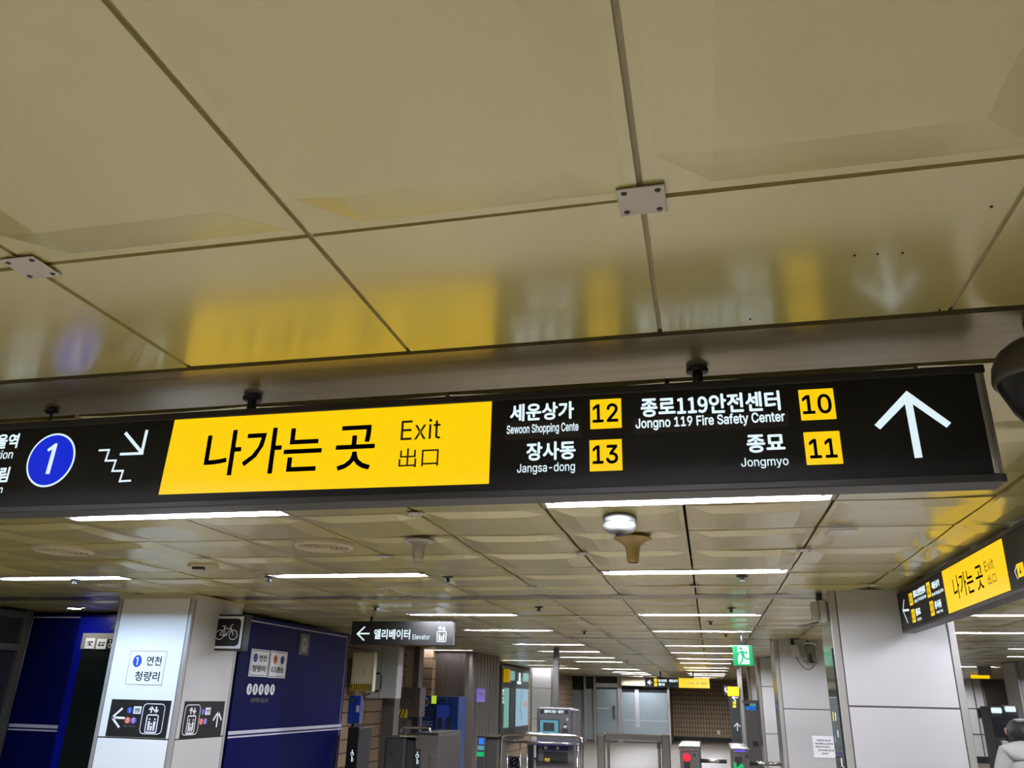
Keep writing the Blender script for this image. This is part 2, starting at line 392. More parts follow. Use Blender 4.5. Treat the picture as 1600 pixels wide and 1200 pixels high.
def panel(x0, x1, y0, y1, fine, dome, mi):
    g = 0.0055 if y1 < 2.3 else 0.007; x0 += g; x1 -= g; y0 += g; y1 -= g; W, L = x1-x0, y1-y0
    if fine:
        def cuts(s): return [0, 0.022, 0.12, 0.12+(s-.24)*.33, 0.12+(s-.24)*.67, s-0.12, s-0.022, s] if min(W, L) > 0.4 else [0, s*.33, s*.67, s]
    elif dome: cuts = lambda s: [0, 0.022, 0.12, s-0.12, s-0.022, s]
    else: cuts = lambda s: [0, s]
    us, vs = cuts(W), cuts(L); sag = random.uniform(0.003, 0.015) if fine else 0.004
    tx, ty = random.uniform(-.003, .003), random.uniform(-.003, .003)
    deep = 0.009
    if y1 < 2.3: sag = 0.0012
    else: tx *= 2.5; ty *= 2.5; deep = random.uniform(.009, .015)
    grid = []
    for v in vs:
        row = []
        for u in us:
            d = min(u, v, W-u, L-v); h = 0.0
            if dome: h = -deep * min(1, max(0, (d-0.022)/0.098))
            a, b = u/W, v/L
            h += -sag*(4*a*(1-a) + 4*b*(1-b))*0.5 + tx*(a-.5) + ty*(b-.5)
            row.append(mb.bm.verts.new((x0+u, y0+v, ZC + h)))
        grid.append(row)
    for j in range(len(vs)-1):
        for i in range(len(us)-1):
            f = mb.bm.faces.new((grid[j][i], grid[j+1][i], grid[j+1][i+1], grid[j][i+1])); f.material_index = mi
    loop = grid[0] + [r[-1] for r in grid[1:]] + grid[-1][-2::-1] + [r[0] for r in grid[-2:0:-1]]
    up = [mb.bm.verts.new((v.co.x, v.co.y, ZC + 0.035)) for v in loop]
    n = len(loop)
    for i in range(n):
        f = mb.bm.faces.new((loop[i], loop[(i+1) % n], up[(i+1) % n], up[i])); f.material_index = mi
def fixture_hits(x0, x1, yy):
    return any(abs(f[2]-yy) < 0.25 and f[0] < x1 - 0.05 and f[1] > x0 + 0.05 for f in FIX)
KS = list(range(-21, 20))
for bi, B in enumerate(BAYS):
    nx = BAYS[bi+1] if bi+1 < len(BAYS) else B + 5.4
    near = -1 < B < 9
    for k in range(-21, 19, 8): panel(GX(k), GX(k+8), B + (.012 if B < 5 else .03), B + 0.318, near, False, 1)      # strip over the beam
    ys = ROWS + [nx - B]
    for r in range(len(ROWS)):
        y0, y1 = B + ys[r], B + ys[r+1]
        if ys[r] in (1.54, 3.81):
            ymid = B + (1.82 if ys[r] == 1.54 else 4.085)
            for k in KS:
                if fixture_hits(GX(k), GX(k+1), ymid):
                    panel(GX(k), GX(k+1), y0, ymid - 0.097, near, False, 0); panel(GX(k), GX(k+1), ymid + 0.097, y1, False, False, 0)
                else: panel(GX(k), GX(k+1), y0, y1, near, False, 0)
        else:
            flat = (y0 > 1.2 and y0 < 1.3)
            for k in KS: panel(GX(k), GX(k+1), y0, y1, near and -9 < GX(k) < 4 or (B < 0 and y1 > 0 and abs(GX(k)) < 4), not flat, 0)
for k in range(-21, 20):                            # runners seen in the joints
    mb.box((GX(k)-.02, -7, ZC+.007), (GX(k)+.02, 1.84, ZC+.010), 0, 2)
for B in BAYS[:2]:
    for off in ROWS[1:]: mb.box((-14, B+off-.02, ZC+.011), (12, B+off+.02, ZC+.014), 0, 2)
o = mb.build('ceiling', ['panel', 'strip', 'runner'], fix=False); tag(o, kind='structure')
struct('ceiling_slab', MB().box((-14, -7, ZC + 0.14), (13, 45, ZC + 0.2)), 'slab')
# small screw holes and the raw opening in the near panels
hm = MB()
for x, y in ((1253, 64), (1402, 82), (1113, 155), (1228, 183), (1335, 398), (1371, 396), (1410, 394), (1549, 322), (1172, 498), (1468, 484), (1553, 572)):
    p = at_z(x, y, ZC); hm.cyl(p + Vector((0, 0, 0.012)), p - Vector((0, 0, 0.0026 if y > 250 or y < 30 else -0.007)), 0.0026, 10)
tag(hm.build('ceiling_screw_holes', 'gap'), kind='structure')
# ------------------------------------------------------------------ corner plates of the ceiling panels
def plate(x, y, z, s=0.043):
    return MB().box((x-s, y-s, z), (x+s, y+s, z+.003), 0.001, 0, 1)
plates = []
for bi, B in enumerate(BAYS[1:5]):
    for k in range(-10, 4):
        for off in ((1.93, 4.83) if k % 2 == 0 else (3.19,)):
            y = B + off; x = GX(k)
            if 1.2 < y < 1.3 and -1.6 < x < 0.1 or (3.5 < y < 14 and -0.7*y - 0.4 < x < 0.16*y + .3 and x > -7.5 and not fixture_hits(x-.02, x+.02, y)): plates.append((x, y))
plates.sort(key=lambda p: (p[1], p[0]))
ORD = ['first','second','third','fourth','fifth','sixth','seventh','eighth','ninth','tenth','eleventh','twelfth','thirteenth','fourteenth','fifteenth']
rowsy = sorted({round(p[1], 2) for p in plates})
for y in rowsy:
    row = [p for p in plates if round(p[1], 2) == y]
    for i, (x, yy) in enumerate(row):
        if y < 1.3: lab = ('square pale steel plate on near ceiling joint, cut by left frame edge' if x < -1 else 'square pale steel plate on near ceiling joint above number tile 12')
        else: lab = 'small steel ceiling joint plate, %s from left in %s plate row behind big sign' % (ORD[i], ORD[rowsy.index(y)-1])
        z = ZC-.0055 if y < 1.3 else ZC-.0135
        t = thing('joint_plate', lab, 'plate', (x, yy, z), 'ceiling joint plates')
        plate(x, yy, z).build('plate', 'plate', t)
        for sx in (-1, 1):
            for sy in (-1, 1): MB().lathe((x+sx*.030, yy+sy*.030, z), ((0, -.003), (.0045, -.002), (.006, 0)), 12).build('screw', 'screw', t)
# ------------------------------------------------------------------ fluorescent lights
def make_light(x0, x1, ym, tubem, lab):
    t = thing('fluorescent_light', lab, 'ceiling light', ((x0+x1)/2, ym, ZC-0.006), 'fluorescent strip lights recessed in the ceiling')
    y0, y1 = ym-0.093, ym+0.093
    h = MB()
    for a, b in (((x0, y0, ZC-.006), (x1, y0+.012, ZC+.02)), ((x0, y1-.012, ZC-.006), (x1, y1, ZC+.02)), ((x0, y0, ZC-.006), (x0+.02, y1, ZC+.02)), ((x1-.02, y0, ZC-.006), (x1, y1, ZC+.02))): h.box(a, b)
    h.box((x0, y0, ZC+.095), (x1, y1, ZC+.105)); h.build('rim', 'housing', t)
    r = MB(); X0, X1 = x0+.02, x1-.02
    prof = ((y0+.012, ZC+.0), (y0+.05, ZC+.085), (y1-.05, ZC+.085), (y1-.012, ZC+.0))
    for (ya, za), (yb, zb) in zip(prof, prof[1:]): r.face(((X0, ya, za), (X1, ya, za), (X1, yb, zb), (X0, yb, zb)))
    for X in (X0+.001, X1-.001): r.face([(X, a, b) for a, b in prof])
    r.build('reflector', 'reflector', t)
    MB().cyl((X0+.07, ym+.005, ZC+.022), (X1-.07, ym+.005, ZC+.022), 0.014, 10).build('tube', tubem, t)
    e = MB()
    for a, b in ((X0, X0+.07), (X1-.07, X1)):
        e.cyl((a+.03 if a == X0 else a, ym+.005, ZC+.022), (b if a == X0 else b-.03, ym+.005, ZC+.022), 0.016, 10); e.box((a+.028 if a == X0 else b-.045, ym-.012, ZC), (a+.045 if a == X0 else b-.028, ym+.022, ZC+.084))
    e.build('tube_holder', 'offwhite', t)
    return t
ry = sorted({round(f[2], 1) for f in FIX})
CN = lambda x: 'far left' if x < -4.6 else 'left' if x < -1.6 else 'centre' if x < 1 else 'right' if x < 4 else 'far right'
base = None; used = {}
for x0, x1, ym, blue in sorted(FIX, key=lambda f: (f[2], f[0])):
    if ym < 1: lab = 'fluorescent strip light %s, %s lane' % ('right above the viewer' if ym > 0 else 'behind the viewer', CN((x0+x1)/2))
    else:
        vis = [r for r in ry if r > 1]
        lab = 'lit fluorescent strip light, %s lane, %s light row behind big sign' % (CN((x0+x1)/2), ORD[vis.index(round(ym, 1))] if vis.index(round(ym, 1)) < 15 else 'row %d' % (vis.index(round(ym, 1))+1))
        if blue: lab = 'bluish fluorescent strip light at left edge, in front of white column'
    dim = x0 < -4.6 and ym > 10 and ym < 25
    if blue or dim or base is None:
        o = make_light(x0, x1, ym, 'tubeblue' if blue else 'tubedim' if dim else 'tube', lab)
        if not blue and not dim: base = o
    else: dup(base, Vector(((x0+x1)/2, ym, ZC-.006)) - ORG[base.name], lab)
# ------------------------------------------------------------------ the big hanging exit sign
FY = 2.05; P = FRONT(FY)
zb = P.px(1575, 752)[1]; zt = P.px(1533, 569)[1]; xr = P.px(1575, 752)[0]; TH = 0.085
S = thing('hanging_exit_sign', 'long black lit hanging sign with yellow exit panel, line 1 disc and white up arrow', 'sign', (-1.1, FY + TH/2, zb))
MB().box((-3.1, FY+.004, zb+.012), (xr-.012, FY+TH-.004, zt-.012)).build('face_panel', 'black', S)
r = MB().box((-3.1, FY-.002, zt-.022), (xr, FY+TH+.002, zt), 0.003).box((-3.1, FY-.002, zb), (xr, FY+TH+.002, zb+.02), 0.003); r.build('rail', 'blackframe', S)
MB().box((xr-.012, FY+.006, zb+.02), (xr-.002, FY+TH-.006, zt-.022), 0.002).box((xr-.024, FY-.001, zb+.02), (xr-.012, FY+.006, zt-.022), 0.002).build('end_channel', 'trim', S)
for i, (fx, fy) in enumerate(((88, 641), (395, 618), (1089, 573))):
    c = at_z(fx, fy, ZC); c.y = FY + TH/2
    p = MB().cyl((c.x, c.y, zt - .004), (c.x, c.y, ZC - .004), 0.004 if i == 0 else 0.014, 16).build('hanger_rod', 'dark', S)
    MB().lathe((c.x, c.y, ZC-.014), ((0, -.004), (.026 if i else .02, -.003), (.03 if i else .022, 0), (.03 if i else .022, .008)), 20).build('flange', 'dark', p)
PF = FRONT(FY + .004)
d = Draw(PF, .001); d.poly([PF.px(*q) for q in ((275, 650), (769, 622), (764, 756), (248, 773))]); d.build('exit_panel', 'yellow', S)
d = Draw(PF, .0018); d.text('나가는 곳', PF.bbox((322, 705), (586, 697), (460, 667), (455, 739)), 0.004); d.text('Exit', PF.bbox((627, 673), (689, 670), (657, 655.5), (657, 687)), -0.002)
d.text('出口', PF.bbox((623.5, 716), (685.5, 713), (655, 700), (655, 730)), -0.002); d.build('exit_lettering', 'ink', S)
d = Draw(PF, .001)
KB = 0.011
d.text('세운상가', PF.bbox((797, 650), (897, 640), (845, 629.5), (845, 657)), KB)
d.text('장사동', PF.bbox((822.5, 706), (899.5, 703), (861, 690), (861, 719)), KB)
d.text('Jangsa-dong', PF.bbox((808, 733), (898.5, 730), (853, 723.5), (853, 741)), 0.008)
d.text('종로119안전센터', PF.bbox((1001, 633), (1219, 627), (1110, 616), (1110, 647)), KB)
d.text('종묘', PF.bbox((1166.5, 694), (1226.5, 692), (1196, 678.5), (1196, 707)), KB)
d.text('Jongmyo', PF.bbox((1158, 724), (1232, 721), (1195, 714.5), (1195, 732)), 0.008)
d.text('서울역', PF.bbox((-23, 690), (29.5, 688), (15, 678), (12, 701)), KB); d.text('Seoul Station', PF.bbox((-66, 714), (20.5, 711), (0, 704), (0, 717.5)), 0.01)
d.text('신도림', PF.bbox((-40, 744), (14.5, 741), (0, 730), (-3, 754)), KB); d.text('Sindorim', PF.bbox((-52, 769), (4.5, 765), (-8, 759), (-8, 771)), 0.01)
d.build('station_lettering', 'white', S)
for qs in (((789, 688), (908.5, 682.5), (909, 655), (790, 660)), ((990, 678.5), (1232.5, 667), (1231.5, 641.5), (989, 652.5))): Draw(PF, .0008).poly([PF.px(*q) for q in qs]).build('correction_sticker', 'patch', S)
d = Draw(PF, .0016); d.text('Sewoon Shopping Cente', PF.bbox((792, 671), (904, 668), (848, 662), (848, 679.5)), 0.016); d.text('Jongno 119 Fire Safety Center', PF.bbox((993, 662), (1226.5, 653), (1110, 648), (1110, 668.5)), 0.02); d.build('sticker_lettering', 'white', S)
for t, q, n in (('12', ((921, 625), (971.5, 622.5), (972, 669), (921.5, 671.5)), ((926, 647), (966, 645), (946, 631.5), (946, 660.5))),
                ('13', ((920, 688), (972, 686), (974, 735.5), (921, 737.5)), ((926, 711), (966, 709), (946, 696), (946, 725.5))),
                ('10', ((1246, 609.5), (1301.5, 606.5), (1308.5, 655), (1251, 658)), ((1253, 633), (1299, 631), (1275, 617), (1277, 647.5))),
                ('11', ((1254, 676), (1310.5, 673), (1319, 725), (1259.5, 727.5)), ((1264, 702), (1307, 700), (1284, 686), (1286, 716.5)))):
    b = [PF.px(*z) for z in q]; m = MB(); l = min(v[0] for v in b) + .002; rr = max(v[0] for v in b) - .002; bt = min(v[1] for v in b) + .001; tp = max(v[1] for v in b) - .001
    m.box((l, FY+.0005, bt), (rr, FY+.004, tp), .0008); k = m.build('number_tile', 'tileyellow', S)
    d = Draw(FRONT(FY+.0005), .0008); d.text(t, PF.bbox(*n), 0.016); d.build('number', 'ink', k)
d = Draw(PF, .001); d.poly([PF.px(*q) for q in ((1416.3, 610.7), (1413.8, 631.7), (1375.3, 671.3), (1366.2, 664.3))])
d.poly([PF.px(*q) for q in ((1416.3, 610.7), (1486, 660.8), (1479, 668.5), (1426, 631.7))]); d.poly([PF.px(*q) for q in ((1416.3, 610.7), (1426, 631.7), (1441.5, 715), (1429.2, 716), (1413.8, 631.7))])
d.build('up_arrow', 'white', S)
d = Draw(PF, .001)
cx, cy = PF.px(79.7, 718.8); rad = (PF.px(79.7, 676)[1] - PF.px(79.7, 761.7)[1]) / 2
rx = (PF.px(118, 714)[0] - PF.px(41, 724)[0]) / 2 * 0.98
d.disc((cx, cy), rx, 48, rad * 0.97); d.build('line_disc_rim', 'white', S)
d = Draw(PF, .0016); d.disc((cx, cy), rx * .93, 48, rad * 0.97 * .93); d.build('line_disc', 'blue1', S)
d = Draw(PF, .0022); d.poly([PF.px(*q) for q in ((74.8, 702.2), (87.8, 692.8), (91, 693.3), (78, 740.8), (71.7, 740.8), (82.5, 702.5), (76, 706))]); d.build('line_number', 'white', S)
d = Draw(PF, .001); X = lambda a, b: PF.px(a/2.857, 560 + b/2.857)
d.line([X(*q) for q in ((560, 332), (636, 424))], .0105, cap=False); d.line([X(*q) for q in ((657, 320), (633, 425))], .0105, cap=False); d.line([X(*q) for q in ((536, 428), (641, 424))], .0085, cap=False)
d.line([X(*q) for q in ((445, 411), (488, 409), (472, 457), (518, 456), (502, 503), (550, 502), (535, 549), (582, 546))], .0062); d.build('stair_arrow', 'white', S)
# ------------------------------------------------------------------ exit sign along the right side
RX = 1.45; P = RIGHTW(RX); PF = P
u0, zt = P.px(1401, 925.5); zb = P.px(1414, 988.5)[1]; yfar = -u0
T = thing('hanging_exit_sign', 'black and yellow exit sign at right edge, running lengthwise with white left arrow', 'sign', (RX+.045, 5.0, zb))
MB().box((RX+.004, 3.0, zb+.012), (RX+.086, yfar-.012, zt-.012)).build('face_panel', 'black', T)
MB().box((RX-.002, 3.0, zt-.02), (RX+.09, yfar, zt), .003).box((RX-.002, 3.0, zb), (RX+.09, yfar, zb+.018), .003).box((RX-.001, yfar-.012, zb+.01), (RX+.088, yfar, zt-.01), .002).build('rail', 'blackframe', T)
for fx, fy in ((1440, 899), (1535, 838)):
    c = at_z(fx, fy, ZC); p = MB().cyl((RX+.045, c.y, zt-.004), (RX+.045, c.y, ZC-.004), .014, 14).build('hanger_rod', 'dark', T)
    MB().lathe((RX+.045, c.y, ZC-.014), ((0, -.004), (.03, -.003), (.034, 0), (.034, .008)), 20).build('flange', 'dark', p)
P = RIGHTW(RX + .004)
d = Draw(P, .001); d.poly([P.px(*q) for q in ((1471.4, 893), (1565, 841), (1580, 922), (1483, 959))]); d.build('exit_panel', 'yellow', T)
d = Draw(P, .002); d.text('나가는 곳', P.bbox((1489, 912), (1536, 897), (1527, 882), (1532, 922)), 0.004); d.text('Exit', P.bbox((1538, 883), (1552, 878), (1545, 874), (1546, 891)), -.002); d.text('出口', P.bbox((1543.5, 905), (1557, 902), (1550, 896.5), (1551, 912)), -.002); d.build('exit_lettering', 'ink', T)
d = Draw(P, .001); d.line([P.px(1411, 954), P.px(1420.5, 953)], .016, cap=False); d.line([P.px(1412.6, 937), P.px(1411, 955)], .014, cap=False); d.line([P.px(1410.8, 953), P.px(1419, 973.6)], .014, cap=False)
for t, l, r, tp, bt in (('종로119안전센터', 1426.5, 1446, (1436, 918), (1436, 931)), ('종묘', 1431, 1438.5, (1434.5, 950), (1434.5, 962)), ('세운상가', 1455.5, 1468, (1461, 907), (1461, 919.5)), ('장사동', 1460.5, 1471, (1465, 937.5), (1465, 951)),
                        ('Jongno 119 Fire Safety Center', 1428.5, 1448, (1438, 932), (1438, 939.5)), ('Jongmyo', 1433.5, 1440, (1437, 964), (1437, 970)), ('Sewoon Shopping Cente', 1456, 1474.5, (1465, 922), (1465, 929.5)), ('Jangsa-dong', 1463.5, 1473.5, (1468, 952.5), (1468, 958.5))):
    d.text(t, (P.px(l, (tp[1]+bt[1])/2+2)[0], P.px(*bt)[1], P.px(r, (tp[1]+bt[1])/2-2)[0], P.px(*tp)[1]), .02)
d.build('left_arrow', 'white', T); Draw(P, .001).line([P.px(1588.6, 883), P.px(1586, 893), P.px(1590.6, 904)], .006).build('bracket_mark', 'white', T)
for t, a, b in (('10', (1420, 928.5), (1427.3, 944.5)), ('11', (1424, 953), (1431.5, 971.5)), ('12', (1447, 911.5), (1455.5, 932)), ('13', (1452.5, 940.5), (1461, 961)), ('4', (1588.5, 882), (1602, 899))):
    l, tp = P.px(*a); r, bt = P.px(*b); m = MB().box((RX+.001, -l, bt), (RX+.004, -r, tp)); k = m.build('number_tile', 'tileyellow', T)
    d = Draw(RIGHTW(RX+.001), .0008); q = .12*(r-l); d.text(t, (l+q*(3 if t == '4' else 1), bt+(tp-bt)*.2, r-q*(3 if t == '4' else 1), tp-(tp-bt)*.2), .012); d.build('number', 'ink', k)
# ------------------------------------------------------------------ elevator sign, running man sign, far exit sign
P = FRONT(9.29); x0, zt = P.px(550.5, 970.5); x1, zb = P.px(706, 1009)
E_ = thing('hanging_elevator_sign', 'small black hanging sign with white left arrow and lift pictogram', 'sign', ((x0+x1)/2, 9.34, zb))
MB().box((x0, 9.29, zb), (x1, 9.39, zt), .006).build('sign_box', 'black', E_)
MB().box((x1-.006, 9.30, zb+.01), (x1+.003, 9.38, zt-.012)).build('end_channel', 'frame', E_)
for fx in (578, 684): MB().cyl((P.px(fx, 965)[0], 9.34, zt-.004), (P.px(fx, 965)[0], 9.34, ZC-.004), .014, 10).build('hanger_rod', 'dark', E_)
d = Draw(P, .002); d.line([P.px(558.8, 990), P.px(577.5, 990)], .017, cap=False); d.line([P.px(569.5, 980), P.px(558.6, 990.3), P.px(568.2, 1000)], .017); d.build('left_arrow', 'white', E_)
d = Draw(P, .002); d.text('엘리베이터', P.bbox((584.5, 990), (641, 990), (613, 983), (613, 999)), .010); d.text('Elevator', P.bbox((644.5, 995), (671.8, 995), (658, 991.3), (658, 999.2)), .008)
d.build('lettering', 'white', E_); Draw(P, .002).people(P.bbox((682, 990), (698.5, 990), (690, 978.5), (690, 1002.5))).build('lift_pictogram', 'white', E_)
P = FRONT(11.5); x0, zt = P.px(1144.3, 1008); x1, zb = P.px(1177.5, 1040)
G = thing('emergency_exit_sign', 'green lit running man sign hanging near the white columns', 'sign', ((x0+x1)/2, 11.54, zb))
MB().box((x0, 11.5, zb), (x1, 11.58, zt), .006).build('sign_box', 'greenlit', G)
MB().cyl(((x0+x1)/2, 11.54, zt-.004), ((x0+x1)/2, 11.54, ZC-.004), .012, 10).build('hanger_rod', 'dark', G)
W, L = x1-x0, zt-zb; q = lambda u, v: (x0+u*W, zb+v*L)
d = Draw(P, .002); d.rect((x0+.24*W, zb+.06*L, x0+.82*W, zt-.04*L)); d.build('doorway', 'greenwhite', G)
d = Draw(P, .004); d.disc(q(.42, .83), .075*W, 14); d.line([q(.45, .72), q(.52, .45)], .15*W, cap=False)
for pts in ((q(.47, .7), q(.28, .62), q(.26, .52)), (q(.5, .68), q(.66, .6), q(.72, .68)), (q(.52, .45), q(.66, .32), q(.82, .33)), (q(.5, .45), q(.44, .24), q(.34, .1))): d.line(pts, .065*W)
d.build('running_figure', 'greenlit', G)
P = FRONT(28.0); x0, zt = P.px(1007.5, 1058.5); x1, zb = P.px(1109, 1075.5); zb = P.px(1060, 1074.5)[1]; xm = P.px(1060.5, 1066)[0]
Z_ = thing('hanging_exit_sign', 'distant small black and yellow exit sign in front of the glass office', 'sign', ((x0+x1)/2, 28.05, zb))
MB().box((x0, 28.0, zb), (x1, 28.12, zt)).build('sign_box', 'black', Z_)
for fx in (x0+.5, x1-.5): MB().cyl((fx, 28.06, zt-.01), (fx, 28.06, ZC-.004), .02, 8).build('hanger_rod', 'dark', Z_)
d = Draw(P, .006); d.rect((xm, zb, x1, zt)); d.build('exit_panel', 'yellow', Z_)
d = Draw(P, .012); d.text('나가는 곳', (xm+.25, zb+.1, xm+.62, zt-.1), 0); d.text('出口', (xm+.7, zb+.1, xm+.9, zt-.1), 0); d.build('exit_lettering', 'ink', Z_)
Lh = zt-zb; d = Draw(P, .006); d.line([(x0+.1, zb+.5*Lh), (x0+.22, zb+.5*Lh)], .035, cap=False); d.line([(x0+.16, zb+.7*Lh), (x0+.09, zb+.5*Lh), (x0+.16, zb+.3*Lh)], .035)
d.text('종로119안전센터', (x0+.42, zb+.55*Lh, x0+.7, zb+.85*Lh), .02); d.text('종묘', (x0+.42, zb+.15*Lh, x0+.64, zb+.45*Lh), .02); d.text('세운상가', (x0+.76, zb+.55*Lh, x0+1.05, zb+.85*Lh), .02); d.build('station_lettering', 'white', Z_)
d = Draw(P, .008)
for v in (.1, .54): d.rect((x0+.29, zb+v*Lh, x0+.39, zb+(v+.38)*Lh))
d.build('number_tile', 'tileyellow', Z_)
# ------------------------------------------------------------------ things on the ceiling
c = at_z(968, 806, ZC-.014)
D_1 = thing('smoke_detector', 'big white round smoke detector between the two right light strips', 'smoke detector', c)
MB().lathe(c, ((0, .01), (.083, .01), (.083, -.034), (.08, -.038), (0, -.038)), 32).build('base', 'detector', D_1)
MB().lathe(c, ((0, -.036), (.078, -.037), (.083, -.043), (.08, -.062), (.06, -.082), (.03, -.090), (0, -.091)), 32).build('dome', 'detector', D_1)
MB().lathe(c, ((.022, -.088), (.022, -.097), (.014, -.102), (0, -.102)), 20).build('sensor_nub', 'dark', D_1)
m = MB().lathe(c + Vector((.032, -.062, -.061)), ((0, -.006), (.006, -.004), (.007, .002)), 12); m.build('indicator', 'screw', D_1)
for (x, y), lab, col, nm in (((655, 843), 'clouded clear drip cup hanging from ceiling, left of the detector', 'clear', 'drip_cup'), ((988, 839), 'stained amber drip funnel hanging just behind the white detector', 'amber', 'drip_funnel')):
    c = at_z(x, y, ZC-.016); t = thing(nm, lab, 'drip cup' if nm == 'drip_cup' else 'drip funnel', c)
    s = 1.0 if nm == 'drip_cup' else 1.15
    MB().lathe(c, ((0, -.004), (.085*s, -.004), (.092*s, -.010), (.088*s, -.014), (.05*s, -.016)), 28).build('flange', 'offwhite' if nm == 'drip_cup' else 'amber', t)
    MB().lathe(c, ((.06*s, -.014), (.036*s, -.03), (.033*s, -.1), (.024*s, -.125), (0, -.128)) if nm == 'drip_cup' else ((.095, -.012), (.07, -.03), (.045, -.05), (.036, -.09), (.033, -.135), (.028, -.14)), 28).build('cup', col, t)
for x, y, lab in ((100, 855, 'round cream air diffuser at left, above the bluish light'), (506, 848, 'round cream air diffuser right of the lit strip under the yellow panel'), ):
    c = at_z(x, y, ZC); t = thing('air_diffuser', lab, 'vent', c, 'round air diffusers')
    MB().lathe(c, ((.19, .0), (.19, -.024), (.165, -.036), (.15, -.030), (.148, -.008)), 40).build('outer_ring', 'vent', t)
    m = MB()
    for r in (.125, .095, .065, .035): m.lathe(c, ((r+.006, -.012), (r+.007, -.034), (r-.002, -.030), (r-.004, -.012)), 36)
    m.build('cone_rings', 'vent', t); MB().lathe(c, ((0, -.013), (.148, -.013), (.148, -.010)), 32).build('dark_throat', 'gap', t)
spr = []
for i, (x, y) in enumerate(((118, 903), (422, 899), (700, 899), (1159, 898), (1142, 948), (587, 946), (842, 947), (913, 985), (1110, 969), (1134, 989), (980, 1032))):
    c = at_z(x, y, ZC); t = thing('sprinkler_head', 'small dark sprinkler head, %s nearest one below the ceiling panels' % ORD[i], 'sprinkler', c, 'ceiling sprinkler heads') if not spr else None
    if t:
        MB().lathe(c, ((.042, -.012), (.042, -.016), (.02, -.022), (.012, -.026)), 18).build('escutcheon', 'dark', t); MB().lathe(c, ((.012, -.020), (.012, -.040), (.022, -.046), (.022, -.050), (0, -.050)), 14).build('deflector', 'dark', t); spr.append(t)
    else: spr.append(dup(spr[0], c - ORG[spr[0].name], 'x'))
ROWN = {0: 'small dark sprinkler under the bluish light strip at far left', 1: 'small dark sprinkler at the left end of second row light, above bicycle sign', 2: 'small dark sprinkler between the two second row lights', 3: 'small dark sprinkler under the right end of second row centre light', 4: 'small dark sprinkler above the third row centre light, left of right column', 5: 'small dark sprinkler above the left rod of elevator sign', 6: 'small dark sprinkler beyond second beam, left of third row centre light', 7: 'small dark sprinkler right of the fourth row left light', 8: 'tiny dark sprinkler behind third row centre light', 9: 'tiny dark sprinkler near fourth row light left of green sign', 10: 'tiny distant dark sprinkler at end of a left light strip'}
for i, t in enumerate(spr): t['label'] = ROWN[i]
c = at_z(318, 880, ZC); t = thing('ceiling_loudspeaker', 'round cream speaker with small dark slot right of left diffuser', 'speaker', c)
MB().lathe(c, ((0, -.034), (.1, -.034), (.11, -.028), (.11, 0)), 28).build('grille', 'vent', t); MB().box(c + Vector((-.04, -.07, -.052)), c + Vector((.04, -.03, -.034))).build('slot', 'dark', t)
c = at_z(1314, 822, ZC); tag(MB().box(c + Vector((-.07, -.07, -.034)), c + Vector((.07, .07, -.028)), .002).build('access_cover', 'colwhite'), 'small white rectangular cover on ceiling left of the right exit sign', 'cover')
c = at_z(1340, -5, ZC); t = thing('ceiling_opening', 'round rough-edged hole with dark lens in ceiling at top right edge', 'hole', c - Vector((0, 0, .012)))
MB().lathe(c + Vector((0, 0, .0)), ((.034, .0), (.047, .0), (.049, .006), (.049, .013)), 28).build('raw_edge', 'peach', t); MB().lathe(c, ((0, .003), (.034, .0015), (.035, .012)), 24).build('dark_lens', 'smoke', t); MB().lathe(c + Vector((-.015, .006, -.001)), ((.006, .003), (.008, .0), (.012, .002)), 16).build('fitting', 'screw', t)
# dark dome camera at the right edge
c = at_y(1633, 590, 1.95); t = thing('security_camera', 'dark domed camera cut off by right frame edge beside the big sign', 'camera', c - Vector((0, 0, .12)))
MB().lathe(c, ((0, .1), (.03, .098), (.06, .088), (.086, .068), (.103, .036), (.108, .004), (.106, -.006), (.098, -.008)), 40).build('hood', 'lensgrey', t)
MB().lathe(c, ((.1, -.004), (.096, -.02), (.075, -.075), (.05, -.115), (.02, -.13), (0, -.132)), 40).build('dome_lens', 'dark', t)
MB().cyl(c + Vector((0, 0, .095)), (c.x, c.y, ZC-.0), .02, 16).build('stem', 'lensgrey', t)
# ------------------------------------------------------------------ columns
def column(x0, x1, y0, y1, lab, front='colgrey', left='steel', joints=(1.70, .45), zb=0.0, right='colgrey', tw=.05, top=ZC, cat='column'):
    t = thing('column', lab, cat, ((x0+x1)/2, (y0+y1)/2, 0))
    MB().box((x0+.002, y0+.004, 0), (x1-.002, y1-.002, top-.004)).build('core', 'seam', t)
    zs = [.06] + sorted(joints) + [top - .01]
    fm, lm, rm = MB(), MB(), MB()
    for a, b in zip(zs, zs[1:]):
        for m, q0, q1 in ((fm, (x0+tw+.008, y0, a+.006), (x1-tw-.008, y0+.02, b-.006)), (lm, (x0, y0+tw+.004, a+.006), (x0+.02, y1-.02, b-.006)), (rm, (x1-.02, y0+tw+.008, a+.006), (x1, y1-tw-.008, b-.006))):
            m.box(q0, q1, .002, 0, 1)
    fm.build('front_panel', front, t); lm.build('left_panel', left, t); rm.build('right_panel', right, t)
    for xa, xb in ((x0, x0+tw), (x1-tw, x1)): MB().box((xa, y0-.001, .06), (xb, y0+tw, top-.006), .004).build('corner_trim', 'trim', t)
    MB().box((x1-tw, y1-tw, .06), (x1, y1, top-.006), .003).build('corner_trim', 'trim', t)
    return t
CL = column(-5.56, -4.74, 7.0, 7.87, 'white panelled column at left with black elevator signs', 'colwhite', 'colgrey', (1.28, .2), tw=.035)
MB().box((-5.565, 6.995, ZC-.055), (-4.735, 7.875, ZC-.012)).build('top_band', 'vent', CL)
column(.955, 1.83, 6.9, 7.55, 'large grey panelled column at right under the lengthwise exit sign')
